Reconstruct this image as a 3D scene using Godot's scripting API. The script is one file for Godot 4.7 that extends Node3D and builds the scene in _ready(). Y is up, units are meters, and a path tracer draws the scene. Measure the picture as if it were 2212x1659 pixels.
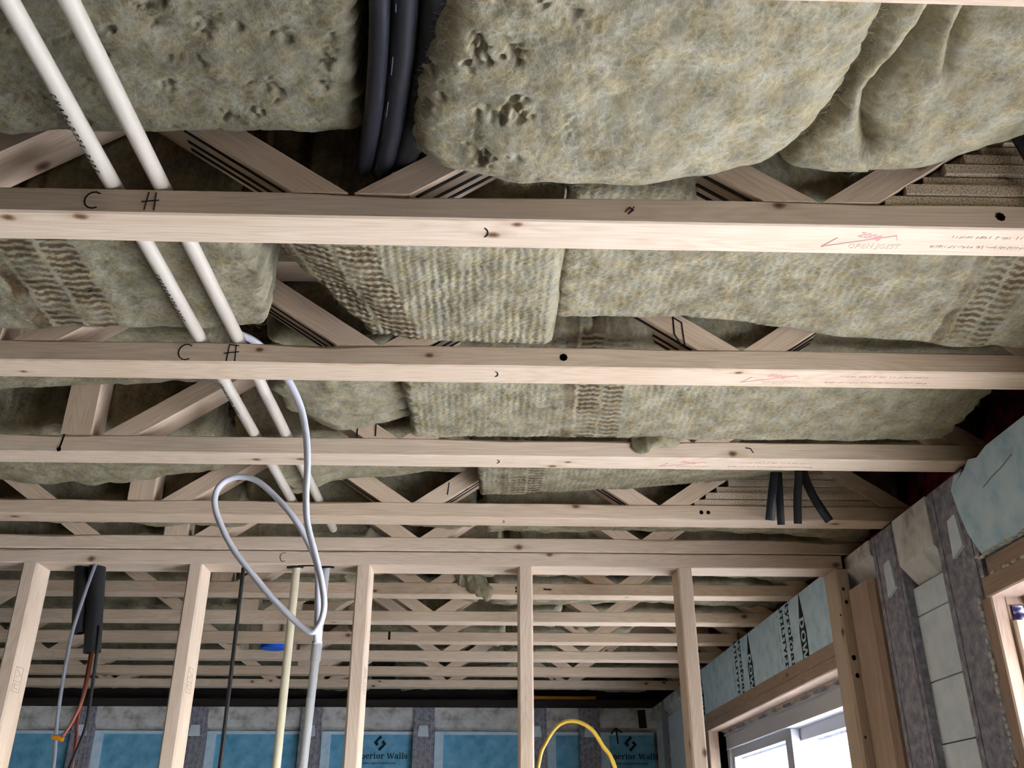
extends Node3D
# An unfinished basement ceiling: open-web floor trusses, mineral batts, pipes, a stud wall and precast walls.

const TOP := 2.735          # underside of the subfloor
const BOT := 2.5            # underside of the truss chords
const TH := 0.038           # board thickness
const CW := 0.063           # chord and web depth
const ZT := [-0.568, -0.983, -1.392, -1.796, -2.201, -2.494, -2.991, -3.400, -3.775, -4.175, -4.583, -4.985, -5.36]
const STUD_X := [-1.200, -0.766, -0.320, 0.1133, 0.5435, 0.970]
const WALL_Z := -2.494      # front of the stud wall

const LOOP := [Vector3(-0.4386, 2.5947, -1.460), Vector3(-0.4092, 2.5948, -1.500), Vector3(-0.3754, 2.5736, -1.560), Vector3(-0.3464, 2.5270, -1.600), Vector3(-0.3322, 2.4779, -1.620), Vector3(-0.3248, 2.4178, -1.630), Vector3(-0.3234, 2.3588, -1.640), Vector3(-0.3169, 2.3082, -1.645), Vector3(-0.2996, 2.2545, -1.650), Vector3(-0.2837, 2.2048, -1.650), Vector3(-0.2750, 2.1603, -1.650), Vector3(-0.2825, 2.1279, -1.655), Vector3(-0.3017, 2.1209, -1.660), Vector3(-0.3584, 2.1671, -1.665), Vector3(-0.4102, 2.2213, -1.670), Vector3(-0.4547, 2.2730, -1.675), Vector3(-0.4909, 2.3352, -1.680), Vector3(-0.4998, 2.3726, -1.685), Vector3(-0.4901, 2.4000, -1.690), Vector3(-0.4623, 2.4114, -1.690), Vector3(-0.4224, 2.4001, -1.688), Vector3(-0.3644, 2.3467, -1.684), Vector3(-0.3245, 2.2929, -1.680), Vector3(-0.2971, 2.2386, -1.675), Vector3(-0.2888, 2.1728, -1.670), Vector3(-0.2840, 2.1009, -1.670)]

var M := {}
var taken := {}
var rng := RandomNumberGenerator.new()
var na := FastNoiseLite.new()
var nb := FastNoiseLite.new()
var nc := FastNoiseLite.new()

# ------------------------------------------------------------------ naming
func numbered(called: String) -> String:
	if not taken.has(called):
		taken[called] = 0
		return called
	taken[called] += 1
	return "%s_%03d" % [called, taken[called]]

func tag(o, label: String, category: String, group := ""):
	o.set_meta("label", label)
	o.set_meta("category", category)
	if group != "":
		o.set_meta("group", group)
	return o

func thing(called: String, at: Vector3, label: String, category: String, group := "") -> Node3D:
	var o := Node3D.new()
	o.name = numbered(called)
	add_child(o, true)
	o.position = at
	tag(o, label, category, group)
	return o

func structure(called: String) -> Node3D:
	var o := Node3D.new()
	o.name = called
	add_child(o, true)
	o.set_meta("kind", "structure")
	return o

func put(called: String, mesh: Mesh, mat: Material, parent: Node = self, at := Vector3.ZERO) -> MeshInstance3D:
	var o := MeshInstance3D.new()
	o.name = numbered(called) if parent == self else called
	o.mesh = mesh
	o.material_override = mat
	parent.add_child(o, true)
	o.position = at
	return o

# ------------------------------------------------------------------ mesh helpers
func begin() -> SurfaceTool:
	var st := SurfaceTool.new()
	st.begin(Mesh.PRIMITIVE_TRIANGLES)
	return st

func tri(st: SurfaceTool, p: Array, n: Vector3, uv: Array):
	var o := [0, 1, 2]
	if (p[1] - p[0]).cross(p[2] - p[0]).dot(n) > 0.0:
		o = [0, 2, 1]
	for k in o:
		st.set_normal(n)
		st.set_uv(uv[k])
		st.add_vertex(p[k])

func quad(st: SurfaceTool, a: Vector3, b: Vector3, c: Vector3, d: Vector3, n: Vector3, ua := Vector2.ZERO, ub := Vector2(1, 0), uc := Vector2(1, 1), ud := Vector2(0, 1)):
	tri(st, [a, b, c], n, [ua, ub, uc])
	tri(st, [a, c, d], n, [ua, uc, ud])

# A board of length l along x, height h along y, depth w along z, with eased edges and slightly uneven arrises.
func beam_mesh(l: float, h: float, w: float, seg := 1, ch := 0.003, wane := 0.0, sd := 0) -> ArrayMesh:
	var st := begin()
	var r := RandomNumberGenerator.new()
	r.seed = sd + 17
	var uo := Vector2(r.randf() * 2.0, r.randf())
	var rings := []
	for s in seg + 1:
		var x := -l / 2 + l * s / seg
		var e := []
		for k in 4:
			var cc := ch
			if wane > 0.0:
				var v := na.get_noise_2d(x * 130.0 + k * 331.0 + sd * 77.0, 5.0)
				cc += wane * maxf(0.0, v - 0.12) * (2.2 if k < 2 else 0.5)
			e.append(minf(cc, h * 0.45))
		var y2 := h / 2
		var z2 := w / 2
		# order: front(+z) top, front bottom, back bottom, back top
		rings.append([Vector3(x, y2 - e[0], z2), Vector3(x, -y2 + e[2], z2), Vector3(x, -y2, z2 - e[2]), Vector3(x, -y2, -z2 + e[3]), Vector3(x, -y2 + e[3], -z2), Vector3(x, y2 - e[1], -z2), Vector3(x, y2, -z2 + e[1]), Vector3(x, y2, z2 - e[0])])
	var cum := [0.0]
	for k in 8:
		cum.append(cum[k] + rings[0][k].distance_to(rings[0][(k + 1) % 8]))
	for s in seg:
		for k in 8:
			var a: Vector3 = rings[s][k]
			var b: Vector3 = rings[s + 1][k]
			var c: Vector3 = rings[s + 1][(k + 1) % 8]
			var d: Vector3 = rings[s][(k + 1) % 8]
			var n := (c - a).cross(d - b).normalized()
			var mid := (a + b + c + d) / 4.0
			if n.dot(Vector3(0, mid.y, mid.z)) < 0.0:
				n = -n
			var u0 := (a.x + l) / 2.0 + uo.x
			var u1 := (b.x + l) / 2.0 + uo.x
			var v0: float = cum[k] / 0.3 + uo.y
			var v1: float = cum[k + 1] / 0.3 + uo.y
			quad(st, a, b, c, d, n, Vector2(u0, v0), Vector2(u1, v0), Vector2(u1, v1), Vector2(u0, v1))
	for s in [0, seg]:
		var n := Vector3(-1 if s == 0 else 1, 0, 0)
		for k in range(1, 7):
			var q := []
			for p in [rings[s][0], rings[s][k], rings[s][k + 1]]:
				q.append(Vector2(p.y * 0.15 + 0.3, p.z / 0.3 + uo.y))
			tri(st, [rings[s][0], rings[s][k], rings[s][k + 1]], n, q)
	return st.commit()

# A polygon in x-y drawn out between two z; grain runs along `grain`.
func prism(st: SurfaceTool, poly: Array, z0: float, z1: float, grain := Vector2(1, 0), uo := Vector2.ZERO):
	var c := Vector2.ZERO
	for p in poly:
		c += p
	c /= poly.size()
	var g := grain.normalized()
	var across := Vector2(-g.y, g.x)
	var f := func(p: Vector2, z: float) -> Vector2: return Vector2(p.dot(g) / 2.0 + uo.x, (p.dot(across) + z) / 0.3 + uo.y)
	for k in poly.size():
		var a: Vector2 = poly[k]
		var b: Vector2 = poly[(k + 1) % poly.size()]
		var n2 := Vector2(b.y - a.y, a.x - b.x).normalized()
		if n2.dot((a + b) / 2 - c) < 0:
			n2 = -n2
		quad(st, Vector3(a.x, a.y, z0), Vector3(b.x, b.y, z0), Vector3(b.x, b.y, z1), Vector3(a.x, a.y, z1), Vector3(n2.x, n2.y, 0), f.call(a, z0), f.call(b, z0), f.call(b, z1), f.call(a, z1))
	for z in [z0, z1]:
		var n := Vector3(0, 0, 1 if z == maxf(z0, z1) else -1)
		for k in range(1, poly.size() - 1):
			tri(st, [Vector3(poly[0].x, poly[0].y, z), Vector3(poly[k].x, poly[k].y, z), Vector3(poly[k + 1].x, poly[k + 1].y, z)], n, [f.call(poly[0], z), f.call(poly[k], z), f.call(poly[k + 1], z)])

func prism_mesh(poly: Array, z0: float, z1: float, grain := Vector2(1, 0), uo := Vector2.ZERO) -> ArrayMesh:
	var st := begin()
	prism(st, poly, z0, z1, grain, uo)
	return st.commit()

func box(st: SurfaceTool, lo: Vector3, hi: Vector3, uo := Vector2.ZERO):
	prism(st, [Vector2(lo.x, lo.y), Vector2(hi.x, lo.y), Vector2(hi.x, hi.y), Vector2(lo.x, hi.y)], lo.z, hi.z, Vector2(1, 0), uo)

func box_mesh(lo: Vector3, hi: Vector3) -> ArrayMesh:
	var st := begin()
	box(st, lo, hi)
	return st.commit()

# box whose longest grain runs along z
func zbeam(st: SurfaceTool, lo: Vector3, hi: Vector3, ch := 0.003, uo := Vector2.ZERO):
	var a := [Vector2(lo.x + ch, lo.y), Vector2(hi.x - ch, lo.y), Vector2(hi.x, lo.y + ch), Vector2(hi.x, hi.y - ch), Vector2(hi.x - ch, hi.y), Vector2(lo.x + ch, hi.y), Vector2(lo.x, hi.y - ch), Vector2(lo.x, lo.y + ch)]
	var c := Vector2((lo.x + hi.x) / 2, (lo.y + hi.y) / 2)
	var run := uo.y
	for k in 8:
		var p: Vector2 = a[k]
		var q: Vector2 = a[(k + 1) % 8]
		var n2 := Vector2(q.y - p.y, p.x - q.x).normalized()
		if n2.dot((p + q) / 2 - c) < 0:
			n2 = -n2
		var r2 := run + p.distance_to(q) / 0.3
		quad(st, Vector3(p.x, p.y, lo.z), Vector3(q.x, q.y, lo.z), Vector3(q.x, q.y, hi.z), Vector3(p.x, p.y, hi.z), Vector3(n2.x, n2.y, 0), Vector2(lo.z / 2 + uo.x, run), Vector2(lo.z / 2 + uo.x, r2), Vector2(hi.z / 2 + uo.x, r2), Vector2(hi.z / 2 + uo.x, run))
		run = r2
	for z in [lo.z, hi.z]:
		var n := Vector3(0, 0, 1 if z == hi.z else -1)
		for k in range(1, 7):
			tri(st, [Vector3(a[0].x, a[0].y, z), Vector3(a[k].x, a[k].y, z), Vector3(a[k + 1].x, a[k + 1].y, z)], n, [a[0], a[k], a[k + 1]])

# A swept tube through points (Catmull-Rom), elliptical section, optional twist.
func sweep(st: SurfaceTool, pts: Array, ra: float, rb: float, sides := 12, steps := 8, twist := 0.0, closed_ends := true, flat_axis := Vector3.ZERO):
	var path := []
	for i in pts.size() - 1:
		var p0: Vector3 = pts[maxi(i - 1, 0)]
		var p1: Vector3 = pts[i]
		var p2: Vector3 = pts[i + 1]
		var p3: Vector3 = pts[mini(i + 2, pts.size() - 1)]
		for s in steps:
			path.append(p1.cubic_interpolate(p2, p0, p3, float(s) / steps))
	path.append(pts[-1])
	var rings := []
	var norms := []
	var t0: Vector3 = (path[1] - path[0]).normalized()
	var side := t0.cross(Vector3.UP if absf(t0.y) < 0.9 else Vector3.RIGHT).normalized()
	if flat_axis != Vector3.ZERO:
		side = (flat_axis - t0 * flat_axis.dot(t0)).normalized()
	var run := 0.0
	var runs := []
	for i in path.size():
		var t: Vector3 = (path[mini(i + 1, path.size() - 1)] - path[maxi(i - 1, 0)]).normalized()
		side = (side - t * side.dot(t)).normalized()
		var up := t.cross(side)
		if i > 0:
			run += path[i].distance_to(path[i - 1])
		runs.append(run)
		var ring := []
		var nn := []
		for k in sides + 1:
			var a := TAU * k / sides
			var tw := twist * float(i) / path.size()
			var s2 := side.rotated(t, tw)
			var u2 := up.rotated(t, tw)
			ring.append(path[i] + s2 * cos(a) * ra + u2 * sin(a) * rb)
			nn.append((s2 * cos(a) * rb + u2 * sin(a) * ra).normalized())
		rings.append(ring)
		norms.append(nn)
	for i in path.size() - 1:
		for k in sides:
			var o := [[i, k], [i + 1, k], [i + 1, k + 1], [i, k], [i + 1, k + 1], [i, k + 1]]
			var a: Vector3 = rings[i][k]
			var flip: bool = (rings[i + 1][k] - a).cross(rings[i + 1][k + 1] - a).dot(norms[i][k]) > 0.0
			if flip:
				o = [[i, k], [i + 1, k + 1], [i + 1, k], [i, k], [i, k + 1], [i + 1, k + 1]]
			for q in o:
				st.set_normal(norms[q[0]][q[1]])
				st.set_uv(Vector2(runs[q[0]], float(q[1]) / sides))
				st.add_vertex(rings[q[0]][q[1]])
	if closed_ends:
		for e in [0, path.size() - 1]:
			var n: Vector3 = (path[1] - path[0]).normalized() * -1.0 if e == 0 else (path[-1] - path[-2]).normalized()
			for k in sides:
				tri(st, [path[e], rings[e][k], rings[e][k + 1]], n, [Vector2.ZERO, Vector2.ZERO, Vector2.ZERO])

func tube_mesh(pts: Array, ra: float, rb := -1.0, sides := 14, steps := 8, twist := 0.0, flat_axis := Vector3.ZERO) -> ArrayMesh:
	var st := begin()
	sweep(st, pts, ra, ra if rb < 0 else rb, sides, steps, twist, true, flat_axis)
	return st.commit()

# Hollow pipe end: wall between two radii
func pipe_mesh(pts: Array, r: float, bore: float) -> ArrayMesh:
	var st := begin()
	sweep(st, pts, r, r, 20, 1, 0.0, false)
	for e in [0, pts.size() - 1]:
		var dir: Vector3 = ((pts[0] - pts[1]) if e == 0 else (pts[-1] - pts[-2])).normalized()
		var s := dir.cross(Vector3.UP if absf(dir.y) < 0.9 else Vector3.RIGHT).normalized()
		var u := dir.cross(s)
		for k in 20:
			var a := TAU * k / 20
			var b := TAU * (k + 1) / 20
			var d0 := s * cos(a) + u * sin(a)
			var d1 := s * cos(b) + u * sin(b)
			var c: Vector3 = pts[e]
			quad(st, c + d0 * r, c + d1 * r, c + d1 * bore, c + d0 * bore, dir)
			quad(st, c + d0 * bore, c + d1 * bore, c + d1 * bore - dir * 0.05, c + d0 * bore - dir * 0.05, -d0)
	return st.commit()

# A hand-drawn pen stroke: a thin ribbon standing 0.4 mm proud of the plane z = 0 (x right, y up).
func stroke_mesh(lines: Array, w: float) -> ArrayMesh:
	var st := begin()
	for l in lines:
		for i in l.size() - 1:
			var a: Vector2 = l[i]
			var b: Vector2 = l[i + 1]
			var d := (b - a).normalized() * w * 0.4
			var n := Vector2(-d.y, d.x).normalized() * w / 2
			prism(st, [a - d + n, b + d + n, b + d - n, a - d - n], 0.0, 0.0005)
	return st.commit()

# a line of print worn past reading: short uneven strokes
func smudge_mesh(l: float, h: float, w: float, sd: int) -> ArrayMesh:
	var r := RandomNumberGenerator.new()
	r.seed = sd
	var lines := []
	var x := 0.0
	while x < l:
		if r.randf() > 0.18:
			lines.append([Vector2(x, -h / 2 * r.randf_range(0.4, 1.0)), Vector2(x + r.randf_range(-0.001, 0.002), h / 2 * r.randf_range(0.3, 1.0))])
		if r.randf() > 0.6:
			lines.append([Vector2(x, r.randf_range(-0.4, 0.4) * h), Vector2(x + h * 0.5, r.randf_range(-0.4, 0.4) * h)])
		x += h * r.randf_range(0.5, 0.9)
	return stroke_mesh(lines, w)

func text_mesh(s: String, size: float, depth := 0.0008, face := "Droid Sans", bold := false) -> TextMesh:
	var t := TextMesh.new()
	t.text = s
	var f := SystemFont.new()
	f.font_names = PackedStringArray([face])
	if bold:
		f.font_weight = 700
	t.font = f
	t.font_size = 64
	t.pixel_size = size / 46.0
	t.depth = depth
	t.curve_step = 2.0
	return t

func basis_of(x: Vector3, n: Vector3) -> Basis:
	x = x.normalized()
	n = n.normalized()
	return Basis(x, n.cross(x), n)

# ------------------------------------------------------------------ materials
func plain(c: Color, rough := 0.8, metal := 0.0) -> StandardMaterial3D:
	var m := StandardMaterial3D.new()
	m.albedo_color = c
	m.roughness = rough
	m.metallic = metal
	return m

func wood_image(sd: int, light: Color, dark: Color, knots: int) -> Image:
	var w := 1536
	var h := 256
	var img := Image.create(w, h, true, Image.FORMAT_RGB8)
	var n := FastNoiseLite.new()
	n.seed = sd
	n.frequency = 1.0
	n.fractal_octaves = 2
	var n2 := FastNoiseLite.new()
	n2.seed = sd + 5
	n2.frequency = 1.0
	n2.fractal_octaves = 1
	var r := RandomNumberGenerator.new()
	r.seed = sd
	var ks := []
	for k in knots:
		ks.append(Vector3(r.randf_range(60, w - 60), r.randf_range(10, h - 10), r.randf_range(3.0, 7.0)))
	var knot_c := Color(0.36, 0.23, 0.15)
	for y in h:
		var wy := absf(float(y) / h * 2.0 - 1.0)
		for x in w:
			# mirrored in both directions so that it repeats without seams
			var u := absf(float(x) / w * 2.0 - 1.0) * 0.8
			var broad := n2.get_noise_2d(u * 2.2, wy * 3.0)
			var fine := n.get_noise_2d(u * 9.0, wy * 46.0)
			var ring := 0.5 + 0.5 * sin((wy * 9.0 + broad * 4.0) * TAU)
			var t := clampf(0.24 + 0.20 * ring * ring + 0.34 * fine + 0.12 * broad, 0.0, 1.0)
			img.set_pixel(x, y, light.lerp(dark, t))
	for k in ks:
		for y in range(int(k.y - k.z * 2.5), int(k.y + k.z * 2.5)):
			for x in range(int(k.x - k.z * 4.5), int(k.x + k.z * 4.5)):
				if x < 0 or y < 0 or x >= w or y >= h:
					continue
				var dx: float = (x - k.x) / (k.z * 1.25)
				var dy: float = (y - k.y) / k.z
				var d := sqrt(dx * dx + dy * dy) + 0.15 * n.get_noise_2d(x * 0.1, y * 0.1)
				var a := clampf(1.25 - d, 0.0, 1.0) * 0.75
				var halo := exp(-(dx * dx * 0.18 + dy * dy * 0.9)) * 0.22
				var c := img.get_pixel(x, y)
				img.set_pixel(x, y, c.lerp(knot_c, clampf(a + halo, 0, 0.9)))
	img.generate_mipmaps()
	return img

func wood(sd: int, light: Color, dark: Color, knots := 9) -> StandardMaterial3D:
	var m := StandardMaterial3D.new()
	m.albedo_texture = ImageTexture.create_from_image(wood_image(sd, light, dark, knots))
	m.roughness = 0.72
	m.metallic_specular = 0.3
	return m

func noise_texture(sd: int, freq: float, oct: int, ramp: Array, size := 512, contrast := 1.0, kind := FastNoiseLite.TYPE_SIMPLEX_SMOOTH, stretch := 1.0) -> Image:
	var n := FastNoiseLite.new()
	n.seed = sd
	n.noise_type = kind
	n.frequency = freq
	n.fractal_octaves = oct
	n.fractal_gain = 0.6
	n.fractal_type = FastNoiseLite.FRACTAL_FBM
	var g := n.get_seamless_image(size, int(size / stretch), false, false, 0.12, true)
	if stretch != 1.0:
		g.resize(size, size, Image.INTERPOLATE_CUBIC)
	g.convert(Image.FORMAT_RGB8)
	if ramp.is_empty():
		return g
	var img := Image.create(size, size, false, Image.FORMAT_RGB8)
	for y in size:
		for x in size:
			var v := clampf((g.get_pixel(x, y).r - 0.5) * contrast + 0.5, 0.0, 0.9999)
			var f := v * (ramp.size() - 1)
			var k := int(f)
			img.set_pixel(x, y, (ramp[k] as Color).lerp(ramp[k + 1], f - k))
	img.generate_mipmaps()
	return img

# tangled mineral fibre: [colour, relief]
func fibre_images() -> Array:
	var size := 1024
	var lay := []
	for q in [[51, 0.006, 3, FastNoiseLite.FRACTAL_FBM, 0.0], [52, 0.020, 3, FastNoiseLite.FRACTAL_RIDGED, 26.0], [53, 0.045, 3, FastNoiseLite.FRACTAL_RIDGED, 14.0], [54, 0.010, 4, FastNoiseLite.FRACTAL_FBM, 20.0]]:
		var n := FastNoiseLite.new()
		n.seed = q[0]
		n.frequency = q[1]
		n.fractal_octaves = q[2]
		n.fractal_type = q[3]
		if q[4] > 0.0:
			n.domain_warp_enabled = true
			n.domain_warp_amplitude = q[4]
			n.domain_warp_frequency = 0.012
		var g := n.get_seamless_image(size, size, false, false, 0.15, true)
		g.convert(Image.FORMAT_L8)
		lay.append(g.get_data())
	var c := PackedByteArray()
	c.resize(size * size * 3)
	var h := PackedByteArray()
	h.resize(size * size)
	for k in size * size:
		var big: float = lay[0][k] / 255.0
		var r1: float = lay[1][k] / 255.0
		var r2: float = lay[2][k] / 255.0
		var tint: float = lay[3][k] / 255.0
		var v := clampf(0.42 + 0.55 * (big - 0.5) + 0.42 * (r1 - 0.5) + 0.30 * (r2 - 0.5), 0.0, 1.0)
		var w := clampf((tint - 0.35) * 2.4, 0.0, 1.0)
		c[k * 3] = int(255.0 * clampf(lerpf(0.375, 0.735, v) + 0.022 * w, 0, 1))
		c[k * 3 + 1] = int(255.0 * clampf(lerpf(0.348, 0.712, v) - 0.002 * w, 0, 1))
		c[k * 3 + 2] = int(255.0 * clampf(lerpf(0.272, 0.632, v) - 0.045 * w, 0, 1))
		h[k] = int(255.0 * clampf(0.5 * r1 + 0.3 * r2 + 0.2 * big, 0, 1))
	var ci := Image.create_from_data(size, size, false, Image.FORMAT_RGB8, c)
	ci.generate_mipmaps()
	var hi := Image.create_from_data(size, size, false, Image.FORMAT_L8, h)
	hi.convert(Image.FORMAT_RGB8)
	return [ci, hi]

func tri_mat(img: Image, metres: float, rough := 0.9, bump: Image = null, strength := 1.0) -> StandardMaterial3D:
	var m := StandardMaterial3D.new()
	m.albedo_texture = ImageTexture.create_from_image(img)
	m.uv1_triplanar = true
	m.uv1_world_triplanar = true
	m.uv1_scale = Vector3.ONE / metres
	m.roughness = rough
	m.metallic_specular = 0.25
	if bump:
		var b := bump.duplicate()
		b.bump_map_to_normal_map(strength)
		m.normal_enabled = true
		m.normal_texture = ImageTexture.create_from_image(b)
		m.normal_scale = 1.0
	return m

func build_materials():
	M.pine = wood(3, Color(0.87, 0.79, 0.695), Color(0.735, 0.63, 0.515))
	M.pine_b = wood(11, Color(0.845, 0.76, 0.66), Color(0.70, 0.59, 0.475), 12)
	M.stud = wood(23, Color(0.865, 0.785, 0.695), Color(0.73, 0.625, 0.52), 7)
	M.web = wood(31, Color(0.85, 0.765, 0.665), Color(0.70, 0.585, 0.47), 8)
	M.buck = wood(41, Color(0.74, 0.645, 0.565), Color(0.58, 0.48, 0.405), 5)
	M.dark_wood = wood(47, Color(0.24, 0.21, 0.20), Color(0.15, 0.13, 0.12), 3)
	var fibre := fibre_images()
	M.batt = tri_mat(fibre[0], 0.34, 0.97, fibre[1], 3.2)
	M.batt.vertex_color_use_as_albedo = true
	M.batt.metallic_specular = 0.1
	var con := noise_texture(15, 0.012, 5, [Color(0.47, 0.46, 0.44), Color(0.60, 0.59, 0.56), Color(0.67, 0.66, 0.63), Color(0.74, 0.73, 0.70)], 512, 1.5)
	M.concrete = tri_mat(con, 0.5, 0.9, noise_texture(16, 0.05, 4, [], 512), 2.0)
	var band := noise_texture(18, 0.012, 5, [Color(0.66, 0.64, 0.60), Color(0.79, 0.78, 0.75), Color(0.86, 0.85, 0.83), Color(0.90, 0.895, 0.88)], 512, 1.4)
	M.beam = tri_mat(band, 0.6, 0.9)
	var grey := noise_texture(19, 0.02, 5, [Color(0.46, 0.45, 0.49), Color(0.55, 0.54, 0.585), Color(0.61, 0.605, 0.645), Color(0.69, 0.69, 0.71)], 512, 1.4)
	M.steel = tri_mat(grey, 0.35, 0.6)
	M.steel.metallic = 0.1
	M.steel_edge = plain(Color(0.70, 0.69, 0.69), 0.45, 0.2)
	var foam := noise_texture(21, 0.012, 4, [Color(0.38, 0.63, 0.76), Color(0.44, 0.70, 0.83), Color(0.49, 0.74, 0.86), Color(0.55, 0.78, 0.89)], 512, 1.3)
	M.foam = tri_mat(foam, 0.7, 0.75)
	var pale := noise_texture(25, 0.012, 5, [Color(0.72, 0.85, 0.92), Color(0.79, 0.90, 0.965), Color(0.83, 0.925, 0.98), Color(0.87, 0.945, 0.985)], 512, 1.4)
	M.pale_foam = tri_mat(pale, 0.5, 0.75)
	M.white_foam = tri_mat(noise_texture(27, 0.02, 4, [Color(0.82, 0.87, 0.90), Color(0.88, 0.92, 0.95), Color(0.91, 0.945, 0.97)], 256), 0.4, 0.85)
	M.osb = tri_mat(noise_texture(29, 0.03, 4, [Color(0.50, 0.42, 0.33), Color(0.74, 0.66, 0.55), Color(0.82, 0.75, 0.65), Color(0.87, 0.81, 0.72)], 512, 1.4, FastNoiseLite.TYPE_SIMPLEX, 1.0), 0.06, 0.9)
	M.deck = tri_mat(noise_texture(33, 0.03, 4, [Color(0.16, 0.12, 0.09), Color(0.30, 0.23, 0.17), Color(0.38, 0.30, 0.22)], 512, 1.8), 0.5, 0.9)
	M.rim = tri_mat(noise_texture(35, 0.02, 4, [Color(0.22, 0.07, 0.09), Color(0.40, 0.12, 0.15), Color(0.50, 0.18, 0.19)], 256, 1.6), 0.4, 0.85)
	M.pvc = plain(Color(0.74, 0.70, 0.635), 0.4)
	M.cpvc = plain(Color(0.82, 0.78, 0.655), 0.4)
	M.grey_pvc = plain(Color(0.70, 0.70, 0.68), 0.42)
	M.black_tube = plain(Color(0.11, 0.11, 0.135), 0.34)
	M.black_tube_dull = plain(Color(0.06, 0.06, 0.085), 0.5)
	M.black_foam = plain(Color(0.04, 0.042, 0.05), 0.75)
	M.black = plain(Color(0.03, 0.03, 0.03), 0.6)
	M.knot = plain(Color(0.40, 0.26, 0.20), 0.8)
	M.seam = plain(Color(0.45, 0.45, 0.48), 0.7)
	M.strap = plain(Color(0.05, 0.065, 0.09), 0.4)
	M.cable = plain(Color(0.80, 0.80, 0.82), 0.42)
	M.yellow = plain(Color(0.80, 0.66, 0.22), 0.45)
	M.orange = plain(Color(0.80, 0.50, 0.08), 0.5)
	M.red_wire = plain(Color(0.45, 0.13, 0.12), 0.5)
	M.rust_wire = plain(Color(0.55, 0.28, 0.18), 0.5)
	M.clear = plain(Color(0.50, 0.51, 0.54), 0.25)
	M.blue = plain(Color(0.05, 0.32, 0.78), 0.4)
	M.ink = plain(Color(0.05, 0.045, 0.045), 0.8)
	M.ink_faint = plain(Color(0.60, 0.56, 0.54), 0.9)
	M.red_ink = plain(Color(0.83, 0.60, 0.56), 0.9)
	M.dark_red_ink = plain(Color(0.30, 0.05, 0.08), 0.8)
	M.pink_ink = plain(Color(0.79, 0.68, 0.61), 0.9)
	M.print = plain(Color(0.075, 0.085, 0.10), 0.8)
	M.logo = plain(Color(0.06, 0.13, 0.20), 0.8)
	M.vinyl = plain(Color(0.82, 0.82, 0.84), 0.35)
	M.membrane = tri_mat(noise_texture(37, 0.02, 5, [Color(0.10, 0.07, 0.17), Color(0.20, 0.15, 0.30), Color(0.42, 0.40, 0.50), Color(0.8, 0.8, 0.82)], 256, 2.2), 0.16, 0.6)
	M.spray = tri_mat(noise_texture(38, 0.05, 3, [Color(0.74, 0.73, 0.68), Color(0.87, 0.87, 0.83)], 128), 0.1, 0.9)
	M.glass = plain(Color(0.9, 0.95, 1.0, 0.06), 0.02)
	M.glass.transparency = BaseMaterial3D.TRANSPARENCY_ALPHA
	M.snow = plain(Color(0.88, 0.88, 0.90), 0.95)
	M.slab = tri_mat(con, 1.2, 0.85)
	M.slab.albedo_color = Color(0.80, 0.78, 0.75)
	M.far_concrete = tri_mat(con, 1.2, 0.9)
	M.far_concrete.albedo_color = Color(0.50, 0.48, 0.46)
	M.plaster = plain(Color(0.60, 0.58, 0.55), 0.9)

# ------------------------------------------------------------------ floor trusses
func web_poly(x0: float, x1: float, hw: float) -> Array:
	# hw: horizontal width of the cut end
	var s := signf(x1 - x0)
	return [Vector2(x0, BOT + TH), Vector2(x0 + s * hw, BOT + TH), Vector2(x1 + s * hw, TOP - TH), Vector2(x1, TOP - TH)]

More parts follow.
